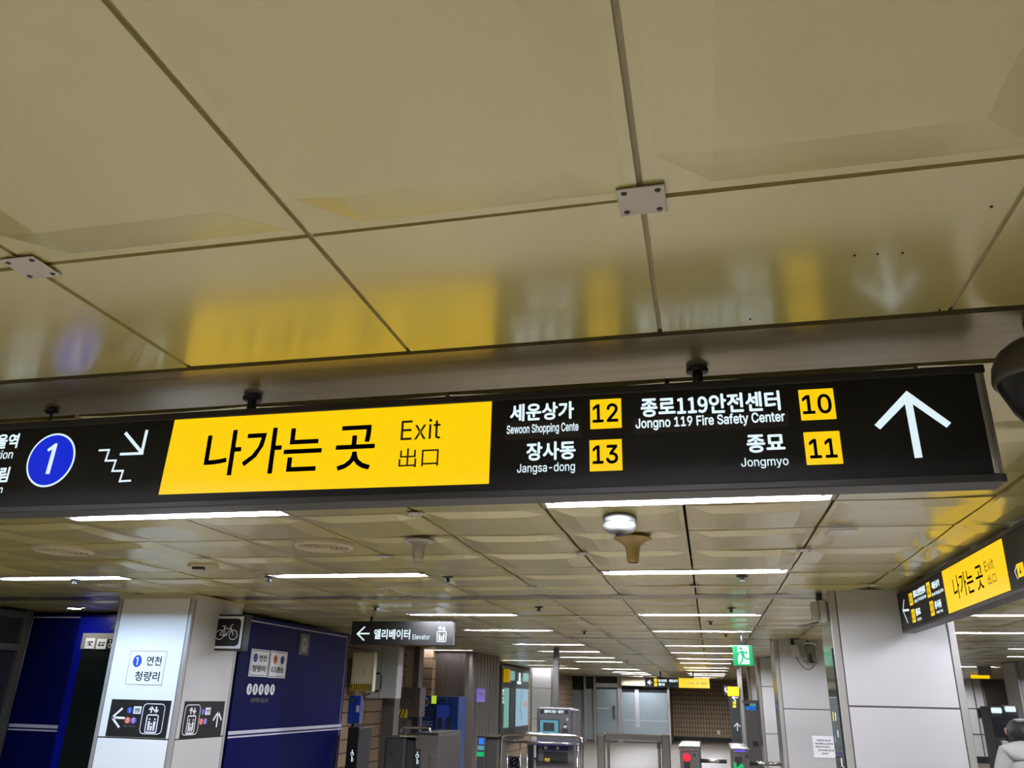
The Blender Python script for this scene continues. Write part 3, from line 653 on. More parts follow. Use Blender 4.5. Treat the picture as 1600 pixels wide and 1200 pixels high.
column(.93, 1.73, 12.6, 13.4, 'grey column with wall box and cable, second along the right side', 'colgrey', 'steel', (1.63, .5))
column(.97, 1.75, 18.1, 18.9, 'third grey column along the right side, beside the wayfinding pillar', 'colwhite', 'steel', (2.0, 1.12, .5))
column(1.0, 1.75, 23.4, 24.2, 'fourth grey column, mostly hidden behind the nearer right columns', 'colwhite', 'steel', (1.6, .5))
P = FRONT(25.0); x0 = P.px(828.5, 1060)[0]; x1 = P.px(864, 1060)[0]
column(x0, x1, 25.0, 25.7, 'pale column behind the ticket kiosk beside the map board', 'colwhite', 'colgrey', (1.94, 1.1))
column(5.9, 6.7, 18.6, 19.4, 'far right grey column cut by the frame above the person', 'colgrey', 'colgrey', (1.2,))
# writing and signs on the left column
P = FRONT(7.0); X = lambda a, b: P.px(a/4, 900 + b/4)
t = thing('station_notice', 'white notice with blue 1 disc on the front of the left column', 'notice', P.at(*P.px(229, 1044)))
b = P.bbox((200.5, 1044), (257, 1044), (233, 1017.5), (225, 1069.8)); MB().box(P.at(b[0]-.006, b[1]-.006, .0), P.at(b[2]+.006, b[3]+.006, .003)).build('sheet', 'colwhite', t)
d = Draw(P, .004); d.frame(b, .0035); d.text('연천', P.bbox((229.5, 1033), (253, 1033), (242, 1025.3), (241, 1040)), .006); d.text('청량리', P.bbox((211, 1057), (249.5, 1057), (231, 1049), (230, 1064.3)), .006); d.build('lettering', 'ink', t)
c = P.px(215, 1033); d = Draw(P, .004); d.disc(c, .047, 28, .054); d.build('line_disc', 'bluedisc', t); d = Draw(P, .006); d.line([(c[0]-.014, c[1]+.024), (c[0]+.004, c[1]+.033), (c[0]+.004, c[1]-.034)], .011, cap=False); d.build('line_number', 'signwhite', t)
b = P.bbox((231.5, 1006), (240, 1006), (236, 1001), (235, 1011)); t = tag(MB().box(P.at(b[0], b[1], 0), P.at(b[2], b[3], .003)).build('number_plate', 'signwhite'), 'tiny grey number plate above the notice on left column', 'plate')
Draw(P, .004).text('26-4', (b[0]+.012, b[1]+.018, b[2]-.012, b[3]-.018), 0).build('lettering', 'cabinet', t)
def lift_board(P, quad, lab, arrow_left):
    b = [P.px(*q) for q in quad]; x0, x1, z0, z1 = (b[0][0]+b[3][0])/2, (b[1][0]+b[2][0])/2, (b[2][1]+b[3][1])/2, (b[0][1]+b[1][1])/2
    t = thing('elevator_sign', lab, 'sign', P.at((x0+x1)/2, (z0+z1)/2)); W, L = x1-x0, z1-z0; q = lambda u, v: (x0+u*W, z0+v*L)
    MB().box(P.at(x0, z0, 0), P.at(x1, z1, .008)).build('board', 'black', t)
    ax, dx, ix = (.0, .27, .56) if arrow_left else (.68, .38, .02)
    d = Draw(P, .010)
    if arrow_left: d.line([q(.05, .5), q(.28, .5)], .03*W, cap=False); d.line([q(.2, .74), q(.06, .5), q(.2, .26)], .03*W)
    else: d.line([q(.85, .26), q(.85, .7)], .03*W, cap=False); d.line([q(.75, .48), q(.85, .7), q(.95, .48)], .03*W)
    d.build('arrow', 'signwhite', t)
    d = Draw(P, .010); d.rframe((*q(ix, .1), *q(ix+.36, .9)), .06*W, .01*W); d.people((*q(ix+.07, .14), *q(ix+.29, .84))); d.build('lift_pictogram', 'signwhite', t)
    for n, u, v, m in (('1', dx+.07, .71, 'bluedisc'), ('3', dx+.06, .44, 'orange'), ('5', dx+.16, .44, 'purpledisc')):
        k = Draw(P, .010).disc(q(u, v), .048*W, 20, .09*L).build('line_disc', m, t); Draw(P, .012).text(n, (*q(u-.018, v-.055), *q(u+.018, v+.055)), .0).build('number', 'signwhite', k)
    k = Draw(P, .010).rect((*q(dx+.13, .62), *q(dx+.26, .82))).build('name_field', 'signwhite', t); Draw(P, .012).text('연천', (*q(dx+.15, .66), *q(dx+.24, .78)), .01).build('lettering', 'ink', k)
    d = Draw(P, .010); d.text('환승 (Transfer)', (*q(dx+.01, .25), *q(dx+.22, .32)), .01); d.build('lettering', 'signwhite', t)
    return t
lift_board(P, ((175.8, 1091.5), (268, 1095.5), (258.8, 1154.5), (165.8, 1149)), 'black elevator sign with left arrow on front of the left column', True)
lift_board(LEFTW(-4.74), ((288.8, 1095.6), (351, 1095.6), (343, 1150.6), (280, 1154.4)), 'black elevator sign with up arrow on right side of left column', False)
# bicycle sign
y = 7.45; P = FRONT(y); x0, zt = P.px(333, 963); x1, zb = P.px(379, 1013.5); x0 = P.px(330.5, 988)[0]; x1 = P.px(378.5, 988)[0]
t = thing('bicycle_sign', 'black bicycle sign box projecting from the left column', 'sign', ((x0+x1)/2, y+.06, zb))
MB().box((x0-.01, y+.002, zb-.02), (x1+.015, y+.12, zt+.02), .006).build('sign_box', 'dark', t); MB().box((-4.745, y+.04, (zb+zt)/2-.03), (x0, y+.08, (zb+zt)/2+.03)).build('bracket', 'dark', t)
W, L = x1-x0, zt-zb; q = lambda u, v: (x0+u*W, zb+v*L)
Draw(P, .0).rect((x0, zb, x1, zt)).build('white_border', 'signwhite', t)
b = MB(); pts = []
for cx, cz, a0 in ((.8, .8, 0), (.2, .8, 90), (.2, .2, 180), (.8, .2, 270)):
    for k in range(6): a = math.radians(a0+18*k); pts.append(q(cx+.13*math.cos(a), cz+.13*math.sin(a)))
Draw(P, .001).poly(pts).build('black_field', 'black', t)
d = Draw(P, .002); rw = .13*W
for u in (.28, .72): d.ring(q(u, .42), rw, .022*W)
for l in (((.28, .42), (.42, .62), (.62, .62), (.47, .40), (.28, .42)), ((.47, .40), (.4, .68)), ((.34, .69), (.45, .69)), ((.72, .42), (.6, .7), (.68, .74)), ((.42, .38), (.52, .42))): d.line([q(*z) for z in l], .024*W)
d.build('bicycle_pictogram', 'signwhite', t)
# ------------------------------------------------------------------ blue elevator shaft at the left
SX = -5.15; SY = 8.6; ZT = ZC - .055
t = thing('elevator_shaft', 'dark blue clad elevator shaft behind the left column', 'elevator', (-6.6, 10.1, 0))
MB().box((-8.3, SY, .1), (SX, 11.56, ZT), .004).build('cladding', 'blue', t)
MB().box((-8.28, SY+.01, 0), (SX-.01, 11.54, .1)).build('plinth', 'frame', t)
P = LEFTW(SX)
d = Draw(P, .003); a = P.px(396, 971); b = P.px(545.5, 995.5); d.line([(8.66, (a[1]+b[1])/2), (b[0]-.06, (a[1]+b[1])/2), (b[0]-.06, .1)], .012); d.build('inlay_line', 'whitebar', t)
for pa, pb in (((450, 1136.8), (450, 1141.6)), ((450, 1144), (450, 1146.2))):
    za, z2 = P.px(*pa)[1], P.px(*pb)[1]; MB().box((SX, SY, z2), (SX+.003, 11.56, za)).build('stripe', 'whitebar', t); MB().box((-8.0, SY-.004, z2), (-7.24, SY, za)).build('stripe', 'whitebar', t)
P2 = FRONT(SY); xd = P2.px(136, 1000)[0]
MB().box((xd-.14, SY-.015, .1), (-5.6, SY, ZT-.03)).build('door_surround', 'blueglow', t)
zl = P2.px(158, 1014.5)[1]; zh = P2.px(158, 990)[1]
MB().box((xd, SY-.05, .1), (xd+1.0, SY-.016, zl)).build('door', 'doorglass', t)
MB().box((xd-.02, SY-.06, zl), (xd+1.02, SY-.016, zh)).build('lintel', 'trim', t)
d = Draw(P2, .003); d.line([(P2.px(53, 1000)[0]-.12, .3), (P2.px(53, 964)[0], P2.px(53, 964.5)[1]), (xd-.16, P2.px(53, 964.5)[1])], .012); d.build('inlay_line', 'whitebar', t)
d = Draw(P2, .018); d.text('교통약자 우선', P2.bbox((174, 980), (225, 980), (176, 976), (176, 984)), .01); d.build('lettering', 'signwhite', t)
PL = FRONT(SY-.06)
for l, r, tp, bt, tx in ((133.5, 148, 997, 1013.5, '내부|1'), (151.5, 166.5, 998, 1014, '우선|탑승')):
    b = PL.bbox((l, 1005), (r, 1005), (150, tp), (150, bt)); k = Draw(PL, .003).rect(b).build('door_notice', 'signwhite', t)
    tx = tx.split('|'); d = Draw(PL, .005); Lq = (b[3]-b[1]-.06)/len(tx)
    for i, s in enumerate(tx): d.text(s, (b[0]+.02, b[3]-.03-(i+.92)*Lq, b[2]-.02, b[3]-.03-(i+.08)*Lq), .01)
    d.build('lettering', 'bluedisc', k)
b = PL.bbox((167, 1005), (178.5, 1005), (172, 998.5), (172, 1013.5)); k = Draw(PL, .003).rect(b).build('wheelchair_notice', 'black', t)
W, L = b[2]-b[0], b[3]-b[1]; q = lambda u, v: (b[0]+u*W, b[1]+v*L); d = Draw(PL, .005); d.disc(q(.45, .84), .08*W, 12); d.line([q(.45, .72), q(.47, .45), q(.68, .45), q(.78, .2)], .07*W); d.ring(q(.46, .32), .2*W, .06*W, 20); d.build('wheelchair_pictogram', 'signwhite', k)
# paper signs on the shaft side
for quad, lab, tx, discs in ((((393, 1013.5), (422, 1016.3), (415.7, 1058), (387, 1056.5)), 'white sign with blue 1 disc on the blue shaft side', ('연천', '청량리'), (('1', 'bluedisc', .25),)),
                      (((423.3, 1016.3), (449, 1019), (444.3, 1060), (417.5, 1058.6)), 'white sign with orange 3 and blue 5 discs on blue shaft', ('', 'E/L환승'), (('3', 'orange', .3), ('5', 'bluedisc', .72)))):
    b = [P.px(*z) for z in quad]; x0, x1, z0, z1 = (b[0][0]+b[3][0])/2, (b[1][0]+b[2][0])/2, (b[2][1]+b[3][1])/2, (b[0][1]+b[1][1])/2; W, L = x1-x0, z1-z0; q = lambda u, v: (x0+u*W, z0+v*L)
    t = thing('transfer_notice', lab, 'notice', P.at((x0+x1)/2, (z0+z1)/2)); MB().box(P.at(x0, z0, .0035), P.at(x1, z1, .007)).build('sheet', 'signwhite', t)
    d = Draw(P, .009); d.frame((*q(.05, .05), *q(.95, .95)), .006)
    if tx[0]: d.text(tx[0], (*q(.45, .57), *q(.85, .8)), .008)
    d.text(tx[1], (*q(.14, .17), *q(.86, .42)), .008); d.build('lettering', 'ink', t)
    for n, m, u in discs:
        k = Draw(P, .009).disc(q(u, .68), .115*W, 20, .16*L).build('line_disc', m, t); Draw(P, .011).text(n, (*q(u-.045, .6), *q(u+.045, .77)), .02).build('number', 'signwhite', k)
b = P.bbox((467, 1007), (482.5, 1007), (476, 990.5), (473, 1023.5)); t = thing('elevator_pictogram', 'dark lift pictogram panel high on blue shaft side', 'sign', P.at((b[0]+b[2])/2, b[1]))
MB().box(P.at(b[0], b[1], .0035), P.at(b[2], b[3], .008)).build('board', 'frame', t); Draw(P, .010).people((b[0]+.06, b[1]+.05, b[2]-.06, b[3]-.04)).build('lift_pictogram', 'colgrey', t)
zc = P.px(407, 1077.3)[1]; rz = (P.px(407, 1068.6)[1] - P.px(407, 1086)[1])/2
for i, x in enumerate((389, 398.2, 407.4, 416.5, 425.2)):
    c = (P.px(x, 1077.2)[0], zc); t = thing('priority_disc', 'white priority user disc on blue shaft, %s from left of five' % ORD[i], 'sign', P.at(c[0], c[1]), 'priority discs on the blue shaft')
    Draw(P, .004).disc(c, rz*.92, 24, rz).build('disc', 'signwhite', t); d = Draw(P, .006); r = rz
    d.disc((c[0]+.0, c[1]+.55*r), .15*r, 10)
    if i == 0: d.line([(c[0]-.05*r, c[1]+.35*r), (c[0], c[1]-.05*r), (c[0]+.3*r, c[1]-.05*r), (c[0]+.4*r, c[1]-.4*r)], .13*r); d.ring((c[0]-.05*r, c[1]-.22*r), .3*r, .1*r, 16)
    elif i == 3: d.line([(c[0], c[1]+.3*r), (c[0]-.1*r, c[1]-.1*r), (c[0]+.2*r, c[1]-.5*r)], .2*r); d.line([(c[0]-.3*r, c[1]-.5*r), (c[0]-.3*r, c[1]+.1*r)], .1*r)
    else: d.line([(c[0], c[1]+.3*r), (c[0], c[1]-.1*r)], .34*r); d.line([(c[0]-.1*r, c[1]-.1*r), (c[0]-.15*r, c[1]-.6*r)], .13*r); d.line([(c[0]+.1*r, c[1]-.1*r), (c[0]+(.15+.1*i)*r, c[1]-.6*r)], .13*r)
    d.build('figure', 'ink', t)
d = Draw(P, .004); d.text('교통약자 우선 사용', P.bbox((390.5, 1094), (419, 1094), (405, 1090), (404, 1098)), .02); tag(d.build('shaft_lettering', 'signwhite'), 'small white Korean line of writing under the five discs', 'lettering')
c = Vector((-7.1, 8.2, ZC-.016)); t = thing('downlight', 'small round lit downlight before the blue elevator front', 'ceiling light', c - Vector((0, 0, .008)))
MB().lathe(c, ((.07, -.012), (.085, -.010), (.09, .0)), 28).build('ring', 'offwhite', t); MB().lathe(c, ((0, -.011), (.071, -.011), (.071, -.009)), 28).build('lamp_face', 'downlight', t)
# framed dark glass partition, far left
t = thing('glass_partition', 'grey framed dark glass partition at far left edge', 'partition', (-7.98, 6.5, 0)); P = LEFTW(-7.95)
zr = P.px(12, 1010)[1]; zt2 = ZC - .06
f = MB()
for y in (4.2, 6.3, 8.42): f.box((-8.02, y, 0), (-7.94, y+.1, ZC-.02), .004)
for z in (.02, zr-.04, zt2-.06): f.box((-8.015, 4.25, z), (-7.945, 8.45, z+.075), .004)
f.build('frame', 'frame', t); g = MB().box((-8.0, 4.25, .05), (-7.985, 8.44, zt2)); g.build('glass_pane', 'smoke', t)
# ------------------------------------------------------------------ beyond the shaft: tiled wall with cabinets
TX = -5.75
struct('wall_tiled_side', MB().box((TX-.3, 11.6, 0), (TX, 16.4, ZC)), 'walltileL')
def cab(name, lab, cat, P, l, r, tp, bt, depth, m, x0=None, bev=.01):
    b = P.bbox((l, (tp+bt)/2), (r, (tp+bt)/2), ((l+r)/2, tp), ((l+r)/2, bt)); b = (x0 if x0 is not None else b[0], b[1], b[2], b[3])
    t = thing(name, lab, cat, P.at((b[0]+b[2])/2, b[1], -depth/2)); MB().box(P.at(b[0], b[1], -depth), P.at(b[2], b[3], 0), bev).build('body', m, t); return t, b
def stripes(P, b, off, n, t, lean=.5):
    Draw(P, off).rect(b).build('hazard_band', 'hazard', t); W, L = b[2]-b[0], b[3]-b[1]; s = W/n
    for i in range(n):
        a = b[0]+i*s; Draw(P, off+.003).poly(((a+s*.1, b[3]), (a+s*.55, b[3]), (min(a+s*.55+lean*s, b[2]), b[1]), (min(a+s*.1+lean*s, b[2]), b[1]))).build('hazard_stripe', 'dark', t)
P = FRONT(12.9); t, b = cab('electrical_box', 'cream wall box with yellow-black hazard band beside the blue shaft', 'electrical box', P, 549, 584, 1019, 1080, .12, 'ivory', None)
MB().box((TX-.01, 12.94, b[1]+.1), (b[0]+.01, 13.0, b[3]-.1)).build('bracket', 'frame', t); stripes(P, (b[0]+.01, b[1]+.005, b[2]-.01, b[1]+.11), .002, 9, t); d = Draw(P, .003); d.frame((b[0]+.02, b[1]+.13, b[2]-.02, b[3]-.02), .005); d.line([(b[0]+.22, b[1]+.25), (b[0]+.22, b[1]+.36)], .012); d.build('door_outline', 'cabinet', t)
P = FRONT(13.2); t, b = cab('wall_cabinet', 'large grey two-door metal cabinet hung on the tiled wall', 'cabinet', P, 574, 621, 1010, 1091, .25, 'cabinet', None)
xm = (b[0]*.55+b[2]*.45); Draw(P, .002).line([(xm, b[1]+.01), (xm, b[3]-.01)], .008).build('door_gap', 'seam', t)
for z in (b[1]+.09, b[1]+.36): MB().box((xm-.09, 13.18, z), (xm-.01, 13.2, z+.035), .006).build('handle', 'dark', t)
Draw(P, .003).line([(xm+.02, b[1]+.14), (xm+.02, b[1]+.34)], .02).build('lock_rod', 'frame', t)
x_ = P.px(578, 1085)[0]
for k in range(9): Draw(P, .003).poly(((b[0]+.01, b[1]+.03+k*.07), (b[0]+.09, b[1]+.06+k*.07), (b[0]+.09, b[1]+.085+k*.07), (b[0]+.01, b[1]+.055+k*.07))).build('hazard_stripe', 'dark', t)
P = FRONT(13.7); b = P.bbox((596, 1110), (616, 1110), (600, 1090), (600, 1100)); tag(MB().box((b[0], 13.7, 0), (b[2], 13.95, b[3]+.3), .004).build('conduit_cover', 'brown'), 'dark vertical duct cover under the grey wall cabinet', 'duct')
P = FRONT(14.5); t, b = cab('electrical_box', 'taupe metal wall box with yellow-black corner above the gate rail', 'electrical box', P, 624.5, 656, 1074, 1120, .3, 'brown', None)
stripes(P, (b[0]-.02, b[1]-.02, b[0]+.16, b[1]+.12), .002, 3, t, -.8); Draw(P, .003).line([((b[0]+b[2])/2, b[1]+.2), ((b[0]+b[2])/2, b[1]+.32)], .015).build('handle', 'steel', t)
MB().box((b[0]+.02, 14.5, b[1]-.35), (b[0]+.14, 14.8, b[1])).box((b[2]-.05, 14.6, 0), (b[2]-.01, 14.7, b[1])).build('support', 'brown', t)
P = FRONT(15.6); a = P.px(636, 1030)[0]; c = P.px(648, 1030)[0]; e = P.px(657, 1030)[0]
tag(MB().box((a, 15.62, 0), (c, 15.8, ZC-.01)).build('wall_panel', 'beigewall'), 'narrow beige vertical wall panel left of the dark post', 'panel')
tag(MB().box((c, 15.55, 0), (e, 15.8, ZC-.01), .005).build('post', 'frame'), 'dark grey square post right of the beige panel strip', 'post')
struct('wall_tiled_recess', MB().box((-6.4, 16.9, 0), (-5.6, 17.2, ZC)), 'walltileL')
# ribbed metal wall
wl = MB(); P = FRONT(17.1); a = P.px(679, 1030)[0]; c = P.px(722, 1030)[0]
wl.box((a, 17.1, 0), (c, 17.4, ZC-.01))
n = 5; 
for i in range(n):
    t0, t1 = i/n*PI/2, (i+1)/n*PI/2; R = .25
    wl.prism([(c+R*math.sin(t0), 17.35-R*math.cos(t0), 0), (c+R*math.sin(t1), 17.35-R*math.cos(t1), 0), (c, 17.35, 0)], (0, 0, ZC-.01))
wl.box((c-.2, 17.35, 0), (c+.25, 19.4, ZC-.01)); o = wl.build('wall_metal', 'wallpanel'); tag(o, kind='structure')
sm = MB()
for i in range(4): x = a+(c-a)*i/3.2; sm.box((x-.006, 17.092, 0), (x+.006, 17.1, ZC-.01))
for i in range(7): y = 17.45+i*.27; sm.box((c+.25, y-.012, 0), (c+.257, y+.012, ZC-.01))
tag(sm.build('trim_1', 'seam'), kind='structure')
MX = c + .25
P = LEFTW(MX+.01); b = P.bbox((744, 1085), (757, 1085), (751, 1076), (750, 1097)); k = tag(MB().box((MX, b[0], b[1]), (MX+.02, b[2], b[3])).build('number_notice', 'purpledisc'), 'small violet notice on the ribbed metal wall', 'notice')
P = LEFTW(MX+.02); d = Draw(P, .004); d.text('출구', (b[0]+.15, b[1]+.2, b[2]-.15, b[3]-.12), .01); d.build('lettering', 'signwhite', k)
# blue emergency notice board, lime notice, blue machine
P = FRONT(15.3); t, b = cab('notice_board', 'dark blue notice board with round emblem left of blue machine', 'notice board', P, 650, 681, 1087, 1146, .06, 'signblue', bev=.004)
W, L = b[2]-b[0], b[3]-b[1]; q = lambda u, v: (b[0]+u*W, b[1]+v*L)
k = Draw(P, .003).disc(q(.42, .83), .2*W, 24).build('emblem_rim', 'signwhite', t); Draw(P, .006).disc(q(.42, .83), .165*W, 20).build('emblem', 'rust', k)
d = Draw(P, .003)
for i, s in enumerate(('지하철 비상통화는', '비상 시 누구나', '이용할 수 있습니다')): d.text(s, (*q(.08, .60-i*.09), *q(.92, .66-i*.09)), .01)
for i, s in enumerate(('In an emergency', 'anyone can use', 'the phone')): d.text(s, (*q(.15, .28-i*.08), *q(.85, .33-i*.08)), 0)
d.build('lettering', 'signwhite', t)
MB().box((b[0]+.1, 15.36, 0), (b[0]+.16, 15.4, b[1]+.1)).box((b[2]-.16, 15.36, 0), (b[2]-.1, 15.4, b[1]+.1)).build('stand_leg', 'frame', t)
P = FRONT(15.28); b = P.bbox((674, 1093), (681.5, 1093), (678, 1087), (678, 1099.5)); k = tag(MB().box((b[0], 15.285, b[1]), (b[2], 15.295, b[3])).build('lime_notice', 'lime'), 'small lime notice at top right of blue notice board', 'notice')
P = FRONT(15.2); t, b = cab('emergency_cabinet', 'tall blue machine with two dark slots beside blue notice board', 'machine', P, 682, 707, 1088, 1100, .5, 'signblue', bev=.006)
MB().box((b[0], 15.22, 0), (b[2]-.02, 15.7, b[1]), .006).build('front', 'machblue', t); MB().box((b[2]-.02, 15.2, 0), (b[2]+.12, 15.7, b[3]), .006).build('side_panel', 'signblue', t)
for l, r, tp, bt in ((683, 690, 1121, 1140), (696, 701, 1120, 1184)):
    z = P.bbox((l, 1150), (r, 1150), (l, tp), (l, bt)); MB().box((z[0], 15.205, z[1]), (z[2], 15.23, z[3])).build('slot', 'dark', t)
d = Draw(P, .004); d.text('비상벨', (b[0]+.05, b[1]+.04, b[0]+.18, b[3]-.04), .01); d.build('lettering', 'cabinet', t)
# blue panel and first gate by the shaft corner
P = FRONT(11.9); t, b = cab('help_panel', 'narrow blue help panel on the tiled wall at shaft corner', 'sign', P, 544, 562.5, 1087, 1131, .04, 'machblue', bev=.003)
d = Draw(P, .004); d.text('화장실', (b[0]+.03, b[3]-.09, b[0]+.09, b[3]-.03), .01); d.text('Toilet', (b[2]-.07, b[3]-.09, b[2]-.01, b[3]-.055), .01); d.build('lettering', 'signwhite', t); Draw(P, .004).rect((b[2]-.06, b[1]+.16, b[2]-.01, b[1]+.25)).build('white_sticker', 'signwhite', t); MB().box((b[0]+.02, 11.94, b[1]+.05), (b[2]-.02, 12.1, b[3]-.05)).build('bracket', 'frame', t); MB().box((b[0]+.05, 11.94, 0), (b[0]+.1, 11.98, b[1]+.1)).build('post', 'frame', t)
# ------------------------------------------------------------------ fare gates at the left
def icons(P, x, z, s, t):
    d = Draw(P, .003); d.disc((x, z+.5*s), .13*s, 10); d.line([(x-.02*s, z+.35*s), (x, z-.05*s), (x+.3*s, z-.05*s), (x+.38*s, z-.4*s)], .13*s); d.ring((x-.02*s, z-.2*s), .33*s, .12*s, 16); d.build('wheelchair_pictogram', 'white', t)
    d = Draw(P, .003); z -= 1.3*s; d.disc((x, z+.5*s), .13*s, 10); d.line([(x, z+.35*s), (x, z-.5*s)], .16*s); d.line([(x, z+.1*s), (x+.3*s, z+.1*s), (x+.3*s, z-.5*s)], .12*s); d.build('pushchair_pictogram', 'white', t)
P = FRONT(10.2); b = P.bbox((600, 1170), (634, 1170), (620, 1151), (620, 1152)); b2 = P.bbox((648, 1170), (684, 1170), (660, 1147), (660, 1148))
t = thing('fare_gate', 'dark grey fare gate with chrome hoop rail and white wheelchair mark', 'fare gate', ((b[0]+b2[2])/2, 10.5, 0))
MB().box((b[0], 10.2, 0), (b[2], 11.0, b[3]), .03).build('body', 'gatedark', t); MB().box((b2[0], 10.2, 0), (b2[2], 11.2, b2[3]), .012).build('reader_body', 'gate', t)
MB().box((b[2], 10.22, 0), (b2[0], 10.9, b[3]-.03), .01).build('glossy_infill', 'smoke', t)
MB().box((b[2]-.09, 10.18, b[3]-.002), (b2[0]+.03, 10.9, b[3]+.022), .008).build('steel_top', 'chrome', t); MB().box((b2[0]-.005, 10.19, b2[3]), (b2[2]+.005, 11.2, b2[3]+.018), .006).build('reader_top', 'dark', t)
r0 = P.px(617, 1150); r1 = P.px(664, 1147); zt = P.px(640, 1138)[1]
MB().tube([(r0[0], 10.4, r0[1]-.04), (r0[0], 10.4, zt-.04), (r0[0]+.012, 10.4, zt-.012), (r0[0]+.05, 10.4, zt), (r1[0]-.05, 10.4, zt), (r1[0]-.012, 10.4, zt-.012), (r1[0], 10.4, zt-.05), (r1[0], 10.4, r1[1]-.05)], .018, 12).build('hoop_rail', 'chrome', t)
c = P.px(612, 1176); MB().box((c[0]-.03, 10.195, c[1]-.02), (c[0]+.03, 10.21, c[1]+.02), .004).build('card_slot', 'dark', t)
x = P.px(652, 1180)[0]; z = P.px(652, 1177)[1]; MB().box((x-.035, 10.194, z-.3), (x+.04, 10.2, z+.05)).build('icon_panel', 'dark', t); icons(FRONT(10.194), x+.003, z-.015, .055, t)
for u in (664, 676):
    c = P.px(u, 1190); MB().box((c[0]-.04, 10.19, c[1]-.3), (c[0]+.03, 10.205, c[1]+.07), .003).build('side_inlay', 'frame', t)
for u, v in ((655, 1157), (680, 1161)): c = P.px(u, v); MB().lathe((c[0], 10.2, c[1]), ((0, -.008), (.008, -.006), (.009, .006)), 12).build('bolt', 'steel', t)
P = FRONT(11.4); b = P.bbox((541, 1170), (556, 1170), (548, 1130), (548, 1160)); t = thing('fare_gate', 'narrow black fare gate with white marks at the shaft corner', 'fare gate', ((b[0]+b[2])/2, 11.6, 0))
b = (max(b[0], SX+.02), b[1], b[2]+.03, b[3]); MB().box((b[0], 11.4, 0), (b[2], 11.85, P.px(548, 1136)[1]), .01).build('body', 'dark', t); x = P.px(548, 1180)[0]; z = P.px(548, 1176)[1]; icons(P, x+.02, z, .06, t)
P = FRONT(13.0); b = P.bbox((745, 1180), (758.5, 1180), (750, 1150.5), (750, 1160)); t = thing('fare_gate', 'slim fare gate pillar with blue and green lit display', 'fare gate', ((b[0]+b[2])/2, 13.3, 0))
MB().box((b[0], 13.0, 0), (b[2], 13.8, b[3]), .008).build('pillar', 'gate', t); MB().box((b[0]-.01, 12.99, b[3]-.012), (b[2]+.2, 13.8, b[3]+.006), .004).build('cap', 'steel', t); MB().box((b[2], 13.05, 0), (b[2]+.17, 13.7, b[3]-.03), .006).build('side_panel', 'gate', t)
for l, r, tp, bt, m, nm in ((748, 756, 1153, 1163, 'bluelit', 'blue_screen'), (746.5, 756.5, 1165, 1172, 'screen', 'reader_pad'), (745.5, 756.5, 1175, 1182, 'greenlit', 'green_lamp')):
    z = P.bbox((l, 1165), (r, 1165), (751, tp), (751, bt)); MB().box((z[0], 12.994, z[1]), (z[2], 13.0, z[3])).build(nm, m, t)
# ------------------------------------------------------------------ ticket kiosk, hoop barrier, pole
P = FRONT(13.6); b = P.bbox((838.5, 1130), (892.5, 1130), (866, 1106), (866, 1159)); t = thing('ticket_kiosk', 'grey ticket kiosk with lit teal screen and navy ledge', 'kiosk', ((b[0]+b[2])/2, 13.85, 0))
MB().box((b[0], 13.6, b[1]-.02), (b[2], 14.1, b[3]), .035, 0, 4).build('head', 'machgrey', t); MB().box((b[2]-.03, 13.66, b[1]), (b[2]+.07, 14.1, b[3]-.02), .02).build('side_cheek', 'machgrey', t)
z = P.bbox((844, 1112), (888, 1112), (866, 1108.2), (866, 1115.4)); k = MB().box((z[0], 13.594, z[1]), (z[2], 13.61, z[3]), .004).build('header_strip', 'dark', t)
Draw(FRONT(13.594), .004).text('교통카드 정산·충전기', P.bbox((850, 1112), (881, 1112), (866, 1109.3), (866, 1114.4)), .02).build('lettering', 'white', k)
z = P.bbox((842.5, 1136), (874, 1136), (858, 1123.5), (858, 1150)); k = MB().box((z[0], 13.59, z[1]), (z[2], 13.61, z[3]), .004).build('screen_bezel', 'dark', t); Q = FRONT(13.59)
Draw(Q, .003).rect((z[0]+.015, z[1]+.015, z[2]-.015, z[3]-.015)).build('screen', 'screen', k); z = P.bbox((849, 1136), (866.5, 1136), (858, 1129), (858, 1142.5)); Draw(Q, .006).rect(z).build('screen_window', 'gatedark', k)
for l, r, tp, bt, m, nm in ((885, 888, 1122, 1126, 'offwhite', 'lamp'), (881, 885, 1134.5, 1136.5, 'white', 'lit_slot'), (878, 888, 1139, 1142, 'dark', 'card_slot'), (878.5, 886.5, 1143, 1147.5, 'dark', 'note_slot'), (880, 886, 1130, 1132, 'dark', 'coin_slot')):
    z = P.bbox((l, 1135), (r, 1135), (882, tp), (882, bt)); MB().box((z[0], 13.592, z[1]), (z[2], 13.605, z[3])).build(nm, m, t)
z = P.bbox((833, 1161), (899, 1161), (866, 1157.5), (866, 1164.5)); MB().box((z[0], 13.45, z[1]), (z[2], 14.05, z[3]), .01).build('ledge', 'navy', t)
z = P.bbox((837, 1180), (897, 1180), (866, 1164), (866, 1190)); MB().box((z[0], 13.62, 0), (z[2], 14.1, z[3]), .012).build('lower_body', 'machgrey', t); Q = FRONT(13.62)
z = P.bbox((847, 1169), (888, 1169), (866, 1165.5), (866, 1173)); Draw(Q, .003).rect(z).build('navy_band', 'navy', t); 
for l, r in ((850, 855), (869, 873)): Draw(Q, .006).rect(P.bbox((l, 1169), (r, 1169), (866, 1166.5), (866, 1171))).build('white_sticker', 'signwhite', t)
z = P.bbox((849, 1184), (887, 1184), (866, 1175), (866, 1193)); MB().box((z[0], 13.612, z[1]), (z[2], 13.625, z[3])).build('tray_window', 'dark', t); Draw(Q, .011).rect((z[0]+.02, z[1]+.02, z[0]+.1, z[1]+.07)).build('yellow_sticker', 'hazard', t)
